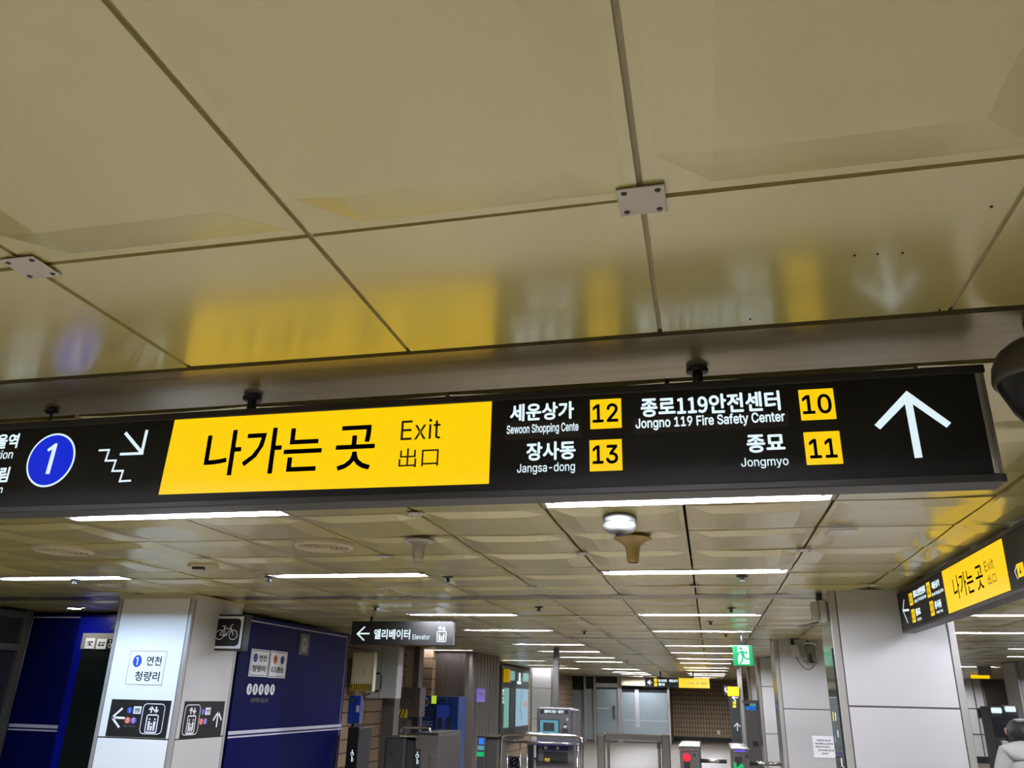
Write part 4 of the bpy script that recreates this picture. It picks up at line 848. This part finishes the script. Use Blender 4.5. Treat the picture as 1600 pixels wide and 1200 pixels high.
z = P.bbox((837.5, 1180), (841, 1180), (840, 1169), (840, 1191)); MB().box((z[0], 13.612, z[1]), (z[2], 13.625, z[3])).build('side_slot', 'dark', t)
P = FRONT(15.5); x0 = P.px(864.5, 1050)[0]; x1 = P.px(872.5, 1050)[0]; t = thing('steel_pole', 'slim dark square pole rising to the ceiling behind the kiosk', 'pole', ((x0+x1)/2, 15.56, 0))
MB().box((x0, 15.5, 0), (x1, 15.62, ZC-.004), .004).build('shaft', 'frame', t); MB().box((x0-.03, 15.47, 0), (x1+.03, 15.65, .02)).build('base_plate', 'frame', t)
P = FRONT(13.1); q = lambda u, v: Vector((P.px(u, v)[0], 13.1, P.px(u, v)[1])); t = thing('barrier_rail', 'bent steel hoop barrier on both sides of the kiosk', 'barrier', q(845, 1200) * Vector((1, 1, 0)) if False else (q(845, 1150).x, 13.1, 0))
a, c = q(783.5, 1170), q(909, 1170); zt = q(845, 1148).z
MB().tube([(a.x, 13.1, 0), (a.x, 13.1, zt-.09), (a.x+.012, 13.1, zt-.04), (a.x+.04, 13.1, zt-.012), (a.x+.09, 13.1, zt), (c.x-.09, 13.1, zt), (c.x-.04, 13.1, zt-.012), (c.x-.012, 13.1, zt-.04), (c.x, 13.1, zt-.09), (c.x, 13.1, 0)], .026, 12).build('hoop', 'chrome', t)
z2 = q(845, 1160.5).z; MB().tube([(a.x, 13.1, z2), (c.x, 13.1, z2)], .018, 10).build('mid_rail', 'chrome', t)
for u in (793, 813, 824, 902): p = q(u, 1180); MB().tube([(p.x, 13.1, 0), (p.x, 13.1, z2)], .013, 8).build('baluster', 'steel', t)
for l, r, tp in ((796, 811, 1184), (825, 832, 1164)):
    za = q(800, tp).z; xa, xb = q(l, 1190).x, q(r, 1190).x; d = Draw(P, .0); W = xb-xa
    MB().box((xa-.02, 13.1, .1), (xb+.02, 13.115, za+.02)).build('infill_panel', 'dark', t)
    n = int((za-.1)/W*1.5)
    for i in range(n): z0 = za - (i+.5)*(za-.1)/n; d.ring(((xa+xb)/2, z0), W*.36, W*.13, 8); d.line([(xa, z0-W*.3), (xb, z0+W*.3)], W*.12)
    d.build('lattice_pattern', 'signwhite', t)
# ------------------------------------------------------------------ swing gate and fare gates at the right
P = FRONT(12.3); q = lambda u, v: (P.px(u, v)[0], 12.3, P.px(u, v)[1])
t = thing('swing_gate', 'wide steel framed swing gate right of the kiosk', 'gate', ((q(933, 1170)[0]+q(1047, 1170)[0])/2, 12.35, 0))
for l, r in ((933, 944.5), (1034, 1047)): MB().box((q(l, 1175)[0], 12.3, 0), (q(r, 1175)[0], 12.42, q(l, 1147)[2]), .012).build('post', 'steel', t)
z0, z1 = q(990, 1157.5)[2], q(990, 1147)[2]; xa, xb = q(948, 1170)[0], q(1032, 1170)[0]
MB().box((xa-.02, 12.31, z0), (xb+.02, 12.38, z1), .008).build('top_beam', 'steel', t); f = MB().box((xa, 12.33, .15), (xa+.04, 12.37, z0), .004).box((xb-.04, 12.33, .15), (xb, 12.37, z0), .004).box((xa, 12.33, .15), (xb, 12.37, .19), .004); f.build('leaf_frame', 'gate', t)
MB().box((q(1030, 1165)[0]-.03, 12.29, q(1030, 1170)[2]), (q(1030, 1165)[0]+.01, 12.33, q(1030, 1160)[2]), .006).build('latch', 'dark', t)
def gate(u0, u1, v0, v1, lab):
    b = P.bbox((u0, 1185), (u1, 1185), ((u0+u1)/2, v0), ((u0+u1)/2, v1)); t = thing('fare_gate', lab, 'fare gate', ((b[0]+b[2])/2, 12.7, 0))
    MB().box((b[0], 12.3, 0), (b[2], 13.5, b[1]), .012).build('body', 'gate', t); MB().box((b[0]-.01, 12.28, b[1]), (b[2]+.01, 13.5, b[3]), .015, 0, 3).build('top_cover', 'steel', t); return t, b
t, b = gate(1062.5, 1094, 1164, 1173, 'steel fare gate showing a red lamp right of swing gate')
Q = FRONT(12.3); MB().box((P.px(1068.5, 1190)[0], 12.294, .4), (P.px(1078, 1190)[0], 12.302, P.px(1073, 1178)[1]), .003).build('lamp_panel', 'dark', t); c = P.px(1073, 1183.5); MB().cyl((c[0], 12.294, c[1]), (c[0], 12.285, c[1]), .053, 24).build('red_lamp', 'redlit', t)
c = P.px(1085, 1180); MB().box((c[0]-.015, 12.294, c[1]-.015), (c[0]+.015, 12.302, c[1]+.015)).build('sensor', 'dark', t)
a, c = P.px(1094, 1190), P.px(1136, 1191); MB().tube([(a[0], 12.5, a[1]), (c[0], 12.5, a[1])], .026, 12).build('turnstile_arm', 'steel', t)
t, b = gate(1143.5, 1171, 1168, 1176, 'steel fare gate with violet lamp and green arrow at right')
MB().box((P.px(1148.5, 1190)[0], 12.294, .4), (P.px(1160, 1190)[0], 12.302, P.px(1155, 1182)[1]), .003).build('lamp_panel', 'dark', t); MB().box((P.px(1148, 1170)[0], 12.274, b[1]+.012), (P.px(1164, 1170)[0], 12.281, b[1]+.035)).build('violet_lamp', 'purple', t)
c = P.px(1155, 1199); d = Draw(FRONT(12.294), .003); d.line([(c[0]-.045, c[1]-.05), (c[0]+.05, c[1]+.035)], .05, cap=False); d.line([(c[0]-.05, c[1]+.04), (c[0]-.05, c[1]-.06), (c[0]+.05, c[1]-.06)], .035); d.build('green_arrow', 'greenlit', t)
c = P.px(1167, 1182); MB().box((c[0]-.02, 12.294, c[1]-.02), (c[0]+.02, 12.302, c[1]+.02)).build('sensor', 'dark', t)
a, c = P.px(1172, 1193.5), P.px(1224, 1200); MB().tube([(a[0], 12.45, a[1]), (c[0], 12.45, a[1])], .026, 12).build('turnstile_arm', 'steel', t)
# ------------------------------------------------------------------ left wall beyond: door, map board
LX = -5.75
struct('wall_left_far', MB().box((LX-.3, 19.4, 0), (LX, 37, ZC)), 'walltileL')
P = LEFTW(LX); b = P.bbox((765, 1110), (776.5, 1110), (770, 1064), (770, 1150)); t = tag(MB().box((LX, b[0], 0), (LX+.05, b[2], b[3]), .004).build('door_1', 'beigewall'), kind='structure')
MB().box((LX, b[0]-.2, 0), (LX+.06, b[0], b[3]+.05)).build('door_frame', 'offwhite', t)
P = LEFTW(LX+.12); b0 = P.px(783, 1100)[0]; b1 = P.px(826, 1100)[0]
t = thing('information_board', 'dark wall board with lit maps left of the pale column', 'information board', (LX+.06, (b0+b1)/2, .6)); MB().box((LX, b0, .55), (LX+.12, b1, ZC-.06), .004).build('board', 'gatedark', t)
for l, r, tp, bt, m, nm in ((787, 795, 1075, 1137, 'mapgreen', 'map_panel'), (797, 803, 1075, 1136, 'frame', 'photo_panel'), (805.5, 825, 1076.5, 1134, 'mapscreen', 'map_panel'), (794, 803.5, 1048, 1063, 'mapgreen', 'picture'), (816, 825, 1052, 1065, 'mapgreen', 'picture'), (809.5, 812.5, 1051, 1064, 'white', 'lit_mark'), (807, 813.5, 1064.5, 1069, 'white', 'lit_mark')):
    z = P.bbox((l, 1100), (r, 1100), ((l+r)/2, tp), ((l+r)/2, bt)); k = Draw(P, .006).rect(z).build(nm, m, t)
    if m == 'mapscreen':
        W, L = z[2]-z[0], z[3]-z[1]; Draw(P, .010).line([(z[0]+.45*W, z[3]-.1*L), (z[0]+.35*W, z[1]+.5*L), (z[0]+.45*W, z[1]+.25*L)], .12*W).build('map_route', 'mapgreen', k); Draw(P, .010).rect((z[0]+.6*W, z[1]+.5*L, z[0]+.95*W, z[1]+.66*L)).build('map_inset', 'mappink', k)
d = Draw(P, .006); z = P.bbox((784.5, 1090), (787, 1090), (786, 1076), (786, 1100)); [d.text(ch, (z[0], z[3]-(i+.9)*(z[3]-z[1])/4, z[2], z[3]-(i+.1)*(z[3]-z[1])/4), .01) for i, ch in enumerate('출구안내')]; d.build('lettering', 'white', t)
P = FRONT(23.3); b = P.bbox((782, 1055), (791, 1055), (786, 1045), (786, 1066)); tag(MB().box((LX+.125, 23.3, b[1]), (max(b[2], LX+.3), 23.42, b[3]), .01).build('yellow_sign', 'yellowpaint'), 'yellow sign box projecting above the map board', 'sign')
# ------------------------------------------------------------------ glass office and tiled end wall
OY = 36.5; P = FRONT(OY)
t = thing('glass_office', 'grey glass fronted office at the far end of the hall', 'office', (P.px(960, 1100)[0], OY+1, 0))
xl, xr_ = P.px(866, 1100)[0], P.px(1046, 1110)[0]
for l, r, tp, bt, m in ((866, 914, 1079, 1157, 'glass'), (866, 914, 1050, 1079, 'glassdark'), (914, 929, 1077, 1157, 'glass'), (914, 929, 1050, 1077, 'glassdark'), (932, 966, 1077, 1157, 'glass'), (932, 966, 1050, 1068, 'glassdark'), (971, 1045, 1081, 1157, 'glass'), (971, 1045, 1072, 1081, 'glassdark')):
    z = P.bbox((l, 1100), (r, 1100), (950, tp), (950, bt)); MB().box((z[0], OY, max(.05, z[1])), (z[2], OY+.04, min(z[3], ZC-.02))).build('glass_pane', m, t)
for u in (914, 929.5, 967, 970.5, 1045): x = P.px(u, 1100)[0]; MB().box((x-.045, OY-.05, 0), (x+.045, OY+.06, ZC-.02), .006).build('mullion', 'trim', t)
z = P.bbox((931, 1070), (966, 1070), (950, 1067.5), (950, 1074)); MB().box((z[0], OY-.03, z[1]), (z[2], OY+.05, z[3])).build('transom', 'trim', t); z = P.bbox((931, 1105), (952, 1105), (950, 1106), (950, 1108)); MB().box((z[0], OY-.01, z[1]), (z[2], OY, z[3])).build('inner_rail', 'colgrey', t)
z = P.bbox((971, 1064), (1068, 1064), (1000, 1057), (1000, 1071.5)); MB().box((z[0], OY-.3, z[1]), (z[2], OY+.02, min(z[3], ZC-.01))).build('header_beam', 'vent', t)
z = P.bbox((972, 1126), (1044, 1126), (1000, 1125), (1000, 1127)); MB().box((z[0], OY-.01, z[1]), (z[2], OY, z[3])).build('inner_rail', 'colgrey', t); x = P.px(995.5, 1100)[0]; MB().box((x-.08, OY-.006, .6), (x+.08, OY, z[3]+1.2)).build('inner_post', 'colgrey', t)
MB().box((xr_-.04, OY, 0), (xr_+.02, 39.3, ZC-.02)).build('side_wall', 'frame', t); MB().box((xl, OY+.04, 0), (xr_, OY+.12, ZC-.01)).build('backing', 'gatedark', t); MB().box((xl, OY-.02, 0), (xr_, OY+.06, .07)).build('sill', 'frame', t)
z = P.bbox((960, 1145), (964, 1145), (962, 1102), (962, 1124)); MB().box((z[0], OY-.08, z[1]), (z[0]+.05, OY-.02, z[3]), .01).build('door_handle', 'steel', t)
struct('wall_end', MB().box((-14, 39.3, 0), (13, 39.6, ZC)), 'walltileE'); struct('baseboard_end', MB().box((-2.2, 39.25, 0), (6, 39.3, .2)), 'dark')
P = FRONT(39.25); c = P.px(1123, 1144.5); tag(MB().box((c[0]-.06, 39.26, c[1]-.08), (c[0]+.06, 39.3, c[1]+.08), .004).build('wall_socket', 'signwhite'), 'small white wall plate low on the brown tiled end wall', 'wall plate')
P = FRONT(20.0); b = P.bbox((1141, 1120), (1156.5, 1120), (1148, 1073), (1150, 1166)); t = thing('wayfinding_pillar', 'dark wayfinding pillar with yellow cap and white arrows', 'sign', ((b[0]+b[2])/2, 20.1, 0))
MB().box((b[0], 20.0, .02), (b[2], 20.16, b[3]-.2), .004).build('board', 'gatedark', t); MB().box((b[0]-.02, 19.99, b[3]-.2), (b[2]+.02, 20.17, b[3]), .004).build('yellow_cap', 'yellowpaint', t); MB().box((b[0]-.03, 19.97, 0), (b[2]+.03, 20.2, .03)).build('foot', 'frame', t)
for v, m in ((1090, 'L'), (1135, 'U')):
    c = P.px(1149 if m == 'L' else 1152, v); d = Draw(P, .006)
    if m == 'L': d.line([(c[0]-.07, c[1]), (c[0]+.07, c[1])], .022, cap=False); d.line([(c[0], c[1]+.06), (c[0]-.065, c[1]), (c[0], c[1]-.06)], .022)
    else: d.line([(c[0], c[1]-.09), (c[0], c[1]+.07)], .022, cap=False); d.line([(c[0]-.06, c[1]), (c[0], c[1]+.065), (c[0]+.06, c[1])], .022)
    d.build('arrow', 'signwhite', t)
for v in (1098, 1103.5): c = P.px(1148, v); Draw(P, .006).rect((c[0]-.04, c[1]-.03, c[0]+.03, c[1]+.03)).build('number_tile', 'yellowpaint', t)
MB().box((b[2], 20.05, 0), (b[2]+.1, 20.15, ZC-.01), .004).build('steel_post', 'trim', t)
c = P.px(1136, 1079); t = thing('telephone_sign', 'small dark red telephone sign beside the yellow pillar cap', 'sign', (c[0], 20.1, c[1]-.1)); MB().box((c[0]-.07, 20.02, c[1]-.1), (b[0]-.02, 20.1, c[1]+.1), .01).build('sign_box', 'patch', t); Draw(FRONT(20.02), .005).line([(c[0]-.03, c[1]+.05), (c[0]-.04, c[1]), (c[0]+.02, c[1]-.05)], .025).build('handset_pictogram', 'signwhite', t)
P = FRONT(16.6); b = P.bbox((1166, 1140), (1188, 1140), (1176, 1094), (1176, 1150)); t = thing('ticket_machine', 'grey steel machine with blue lit panel between the right columns', 'machine', ((b[0]+b[2])/2, 16.9, 0)); MB().box((b[0], 16.6, 0), (b[2], 17.2, b[3]), .01).build('body', 'gate', t); MB().box((b[0]-.02, 16.5, b[3]-.06), (b[2], 17.2, b[3]), .01).build('hood', 'steel', t)
for l, r, tp, bt, m, nm in ((1166, 1184, 1104, 1109, 'dark', 'dark_strip'), (1172, 1182, 1098.5, 1103.5, 'screen', 'lit_strip'), (1166, 1182, 1104, 1109.5, 'bluelit', 'blue_panel'), (1172, 1181, 1158, 1166, 'dark', 'tray')):
    z = P.bbox((l, 1110), (r, 1110), (1175, tp), (1175, bt)); MB().box((z[0], 16.59, z[1]), (z[2], 16.602, z[3])).build(nm, m, t)
# ------------------------------------------------------------------ fittings on the right columns
P = FRONT(12.6); c = P.px(1241, 1017.5); t = thing('cable_box', 'small white cable box on the second right column', 'box', P.at(*c)); MB().box((c[0]-.055, 12.5, c[1]-.08), (c[0]+.055, 12.602, c[1]+.08), .008).build('body', 'offwhite', t); MB().cyl((c[0]-.02, 12.56, c[1]+.08), (c[0]-.02, 12.56, ZC-.01), .02, 12).build('conduit', 'dark', t); MB().box((c[0]-.02, 12.495, c[1]+.01), (c[0]+.03, 12.502, c[1]+.03)).build('label', 'cabinet', t)
e = P.px(1265, 1021); t = thing('chrome_ring_bracket', 'rounded chrome loop bracket beside the white cable box', 'bracket', P.at(*e)); pts = []
for cx, cz, a0 in ((.05, .1, 0), (-.05, .1, 90), (-.05, -.1, 180), (.05, -.1, 270)):
    for k in range(5): a = math.radians(a0+22.5*k); pts.append((e[0]+cx+.035*math.cos(a), 12.55, e[1]+cz+.035*math.sin(a)))
MB().tube(pts+[pts[0]], .016, 10).build('loop', 'chrome', t); MB().box((e[0]-.04, 12.56, e[1]-.1), (e[0]+.04, 12.6, e[1]+.1)).build('back_plate', 'steel', t); MB().cyl((e[0]-.01, 12.55, e[1]+.1), (e[0]-.02, 12.56, ZC-.01), .012, 10).build('stem', 'dark', t); MB().cyl((e[0]+.01, 12.54, e[1]-.12), (e[0]+.0, 12.54, e[1]+.0), .03, 12, .005).build('clamp', 'dark', t)
a0 = P.px(1243, 1027); a1 = P.px(1274, 1033); pts = []
for k in range(13): s = k/12; pts.append((a0[0]+(a1[0]-a0[0])*s, 12.49, a0[1]+(a1[1]-a0[1])*s - .14*math.sin(PI*s)**.8))
tag(MB().tube(pts, .007, 8).build('cable', 'frame'), 'grey cable drooping from white box to chrome loop', 'cable')
b = P.bbox((1270.5, 1168), (1306, 1168), (1285, 1150), (1288, 1184)); t = tag(MB().box((b[0], 12.592, b[1]), (b[2], 12.6, b[3])).build('paper_notice', 'signwhite'), 'white printed paper low on the second right column', 'notice')
d = Draw(FRONT(12.592), .002); L = b[3]-b[1]; W = b[2]-b[0]
for i, (u0, u1, s) in enumerate(((.2, .8, '안전한 계단 이용 안내'), (.1, .9, '이용 시민께서는 안내에 따라'), (.1, .75, '이동하여 주시기 바랍니다'), (.2, .9, '시민 여러분의 협조를'), (.35, .65, '부탁드립니다'))): d.text(s, (b[0]+u0*W, b[3]-(.25+.15*i)*L, b[0]+u1*W, b[3]-(.16+.15*i)*L), .005)
d.build('lettering', 'ink', t)
P = FRONT(7.05); c = P.px(1280, 957); t = thing('loudspeaker', 'translucent grey boxed loudspeaker beside top of the large right column', 'speaker', P.at(*c)); b = P.bbox((1267.5, 957), (1293, 957), (1280, 938.5), (1280, 971.5)); b = (b[0], b[1], min(b[2], .945), b[3])
MB().box((b[0]+.06, 6.98, b[1]), (b[2], 7.14, b[3]), .012).build('case', 'colgrey', t); MB().box((b[0], 7.0, b[1]+.01), (b[0]+.06, 7.12, b[3]-.01), .018, 0, 3).build('grille', 'clear', t); MB().box((b[0]+.05, 7.03, b[3]), (b[2]-.02, 7.09, ZC-.01)).build('bracket', 'dark', t); MB().box((b[0]+.01, 7.0, b[3]+.06), (b[2], 7.12, b[3]+.075)).build('mount_plate', 'dark', t)
a = Vector((b[0]+.05, 7.1, b[1])); e = at_z(1248, 996, ZC-.01); tag(MB().tube([a, a + Vector((-.02, .6, .03)), a + Vector((-.04, 1.4, .08)), Vector((e.x, 10.4, ZC-.012))], .006, 8).build('cable', 'frame'), 'thin grey cable running from loudspeaker back along the ceiling', 'cable')
P = RIGHTW(.955); b0, b1 = 7.44, 6.99; zt = H+.40; t = thing('glass_sign_board', 'dark glass sign board on left side of large right column', 'sign', (.945, 7.2, .6)); MB().box((.945, 6.985, .7), (.955, 7.44, zt), .002).build('board', 'mirrorgreen', t)
for v, u, s, m in ((1.62, .3, .07, 'hazard'), (1.62, .6, .06, 'signwhite'), (1.5, .65, .05, 'signwhite'), (1.45, .25, .04, 'colgrey'), (1.3, .7, .06, 'signwhite')):
    y = 7.44 - .45*u; Draw(P, .0115).rect((-y-s/2, v-s*.5, -y+s/2, v+s*.5)).build('icon', m, t)
Draw(P, .0115).rect((-7.08, .95, -7.0, 1.28)).build('white_arrow_field', 'colgrey', t); Draw(P, .0115).line([(-7.40, 1.76), (-7.02, 1.76)], .005).build('divider', 'colgrey', t)
# ------------------------------------------------------------------ far right
P = FRONT(31.5); b = P.bbox((1500, 1130), (1543, 1130), (1520, 1066), (1520, 1190)); struct('wall_right_far', MB().box((b[0]-1, 31.5, .2), (b[2], 31.8, ZC-.02)), 'colwhite'); struct('baseboard_right', MB().box((b[0]-1, 31.45, 0), (b[2], 31.5, .2)), 'gatedark')
m = MB()
for u in (1516, 1530): x = P.px(u, 1130)[0]; m.box((x-.012, 31.485, .2), (x+.012, 31.5, ZC-.02))
for v in (1107, 1147): z = P.px(1520, v)[1]; m.box((b[0]-1, 31.485, z-.012), (b[2], 31.5, z+.012))
tag(m.build('trim_2', 'seam'), kind='structure')
b2 = P.bbox((1528, 1115), (1543, 1115), (1535, 1107), (1535, 1122)); t = thing('wall_sign', 'small black sign on the far right white panelled wall', 'sign', P.at((b2[0]+b2[2])/2, b2[1])); MB().box((b2[0], 31.42, b2[1]), (b2[2], 31.48, b2[3])).build('board', 'black', t); Draw(FRONT(31.42), .006).people((b2[0]+.12, b2[1]+.05, b2[2]-.12, b2[3]-.05)).build('pictogram', 'signwhite', t)
struct('wall_metal_far', MB().box((b[2], 31.2, 0), (12.9, 31.6, ZC-.02)), 'wallpanel')
P = FRONT(17.0)
for u0, u1, v0, lab in ((1549, 1567, 1104, 'slim dark machine with white lit header left of the person'), (1568, 1592, 1102, 'dark machine with bright lit header just behind the person')):
    b = P.bbox((u0, 1120), (u1, 1120), ((u0+u1)/2, v0), ((u0+u1)/2, 1140)); t = thing('ticket_machine', lab, 'machine', ((b[0]+b[2])/2, 17.3, 0)); MB().box((b[0], 17.0, 0), (b[2], 17.6, b[3]), .015).build('body', 'gatedark', t); c = (b[0]+b[2])/2
    MB().box((c-.08, 16.985, b[3]-.11), (c+.09, 17.0, b[3]-.02), .02).build('lit_header', 'white', t); MB().box((c-.1, 16.985, b[3]-.5), (c+.1, 17.0, b[3]-.16), .006).build('screen', 'smoke', t); MB().box((c-.02, 16.9, b[3]-.62), (c+.08, 17.0, b[3]-.56), .006).build('reader', 'colgrey', t)
P = FRONT(21.0); b = P.bbox((1528, 1045), (1549, 1045), (1538, 1035), (1538, 1055)); t = thing('hanging_sign', 'pale grey blank back of a hanging sign at far right', 'sign', P.at((b[0]+b[2])/2, b[1])); MB().box((b[0], 21.0, b[1]), (b[2], 21.12, b[3]), .01).build('sign_box', 'colgrey', t); MB().box((b[0]+.1, 21.04, b[3]), (b[2]-.1, 21.08, ZC-.004)).build('hanger', 'colgrey', t)
P = FRONT(26.0); b = P.bbox((1518, 1056), (1546, 1056), (1530, 1054.5), (1530, 1060)); tag(MB().box((b[0], 26.0, b[1]), (b[2], 26.1, b[3])).build('exit_sign_strip', 'yellow'), 'thin yellow lit sign strip far right under the grey sign', 'sign')
# ------------------------------------------------------------------ the person, seen from behind
PX, PY = 2.41, 7.65
t = thing('person', 'person seen from behind in pale grey short-sleeved shirt at right edge', 'person', (PX, PY, 0))
def skin_body(name, nodes, edges, root, m, parent, sub=2):
    me = bpy.data.meshes.new(name); me.from_pydata([n[0] for n in nodes], edges, []); o = bpy.data.objects.new(name, me); C.objects.link(o)
    sk = o.modifiers.new('skin', 'SKIN'); 
    for i, n in enumerate(nodes):
        r = n[1]; me.skin_vertices[0].data[i].radius = r if isinstance(r, tuple) else (r, r); me.skin_vertices[0].data[i].use_root = (i == root)
    ss = o.modifiers.new('sub', 'SUBSURF'); ss.levels = ss.render_levels = sub
    dg = bpy.context.evaluated_depsgraph_get(); dg.update(); m2 = bpy.data.meshes.new_from_object(o.evaluated_get(dg)); bpy.data.objects.remove(o)
    for p in m2.polygons: p.use_smooth = True
    m2.materials.clear(); m2.materials.append(MT[m]); o = bpy.data.objects.new(name, m2); C.objects.link(o); o.parent = parent; ORG[o.name] = ORG[parent.name]; return o
def V(*a): return tuple(a)
N = [(V(0, 0, .93), (.14, .10)), (V(0, 0, 1.12), (.135, .095)), (V(0, .01, 1.26), (.13, .08)), (V(0, .02, 1.345), (.085, .055)), (V(0, .03, 1.45), (.058, .058)), (V(0, .045, 1.52), (.058, .062)), (V(0, .055, 1.60), (.074, .09)), (V(0, .045, 1.66), (.06, .07))]
Ed = [(0, 1), (1, 2), (2, 3), (3, 4), (4, 5), (5, 6), (6, 7)]
for s in (-1, 1):
    i = len(N); N += [(V(s*.15, .02, 1.30), (.05, .046)), (V(s*.215, .03, 1.22), .048), (V(s*.255, .04, 1.09), .042), (V(s*.262, .09, .96), .036), (V(s*.262, .13, .85), .027), (V(s*.262, .145, .80), (.022, .036))]
    Ed += [(3, i), (i, i+1), (i+1, i+2), (i+2, i+3), (i+3, i+4), (i+4, i+5)]
    for f, (dy, L) in enumerate(((-.03, .075), (-.01, .088), (.01, .085), (.03, .068))):
        j = len(N); N += [(V(s*.262, .148+dy, .768), .0095), (V(s*.258, .155+dy, .768-L*.55), .009), (V(s*.25, .16+dy, .768-L), .0075)]; Ed += [(i+5, j), (j, j+1), (j+1, j+2)]
    j = len(N); N += [(V(s*.25, .185, .80), .011), (V(s*.242, .2, .755), .009)]; Ed += [(i+5, j), (j, j+1)]
    k = len(N); st = .12*s; N += [(V(s*.09, 0, .84), .085), (V(s*.1, .02+st*.6, .50), .058), (V(s*.1, st*.9-.02, .12), .04), (V(s*.1, st*.9, .05), .04), (V(s*.11, st*.9+.15, .03), (.04, .028))]
    Ed += [(0, k), (k, k+1), (k+1, k+2), (k+2, k+3), (k+3, k+4)]
N = [((x, y, z*1.04), r) for (x, y, z), r in N]; N[4:8] = [(V(0, .05, 1.47), (.05, .05)), (V(0, .085, 1.505), (.058, .06)), (V(0, .125, 1.545), (.074, .086)), (V(0, .13, 1.575), (.06, .07))]
skin_body('body', N, Ed, 0, 'skin', t)
# shirt, trousers and hair follow the body
S1 = [(V(0, 0, .90), (.165, .125)), (V(0, 0, 1.12), (.16, .118)), (V(0, .01, 1.27), (.175, .118)), (V(0, .02, 1.365), (.12, .09)), (V(0, .042, 1.415), (.07, .068))]; e1 = [(0, 1), (1, 2), (2, 3), (3, 4)]
for s in (-1, 1): i = len(S1); S1 += [(V(s*.155, .02, 1.325), (.074, .068)), (V(s*.212, .03, 1.19), .062), (V(s*.235, .038, 1.08), .058)]; e1 += [(3, i), (i, i+1), (i+1, i+2)]
S1 = [((x, y, z*1.045), r) for (x, y, z), r in S1]
skin_body('shirt', S1, e1, 0, 'shirt', t); 
S2 = [(V(0, 0, .93), (.15, .115))]; e2 = []
for s in (-1, 1): k = len(S2); st = .12*s; S2 += [(V(s*.09, 0, .82), .098), (V(s*.1, .02+st*.6, .50), .073), (V(s*.1, st*.9-.02, .10), .058)]; e2 += [(0, k), (k, k+1), (k+1, k+2)]
S2 = [((x, y, z*.96), r) for (x, y, z), r in S2]
skin_body('trousers', S2, e2, 0, 'trousers', t)
h = bmesh.new(); bmesh.ops.create_uvsphere(h, u_segments=28, v_segments=18, radius=1)
for v in h.verts:
    x, y, z = v.co; n = .04*math.sin(9*x+4*z)*math.cos(7*y)
    v.co = Vector((PX + x*(.102+n*.2), PY + .085 + y*(.122), 1.54 + z*(.096 if z > 0 else .098) + n*.08))
h2 = MB(); h2.bm.free(); h2.bm = h
bmesh.ops.delete(h, geom=[v for v in h.verts if v.co.y > PY+.14 and v.co.z < 1.57], context='VERTS')
for f in h.faces: f.smooth = True
h2.build('hair', 'hair', t, fix=False)
for s in (-1, 1):
    MB().lathe((PX+s*.092, PY+.13, 1.51), ((0, 0), (.012, .008), (.016, .03), (.012, .05), (0, .056)), 12).build('ear', 'skin', t)
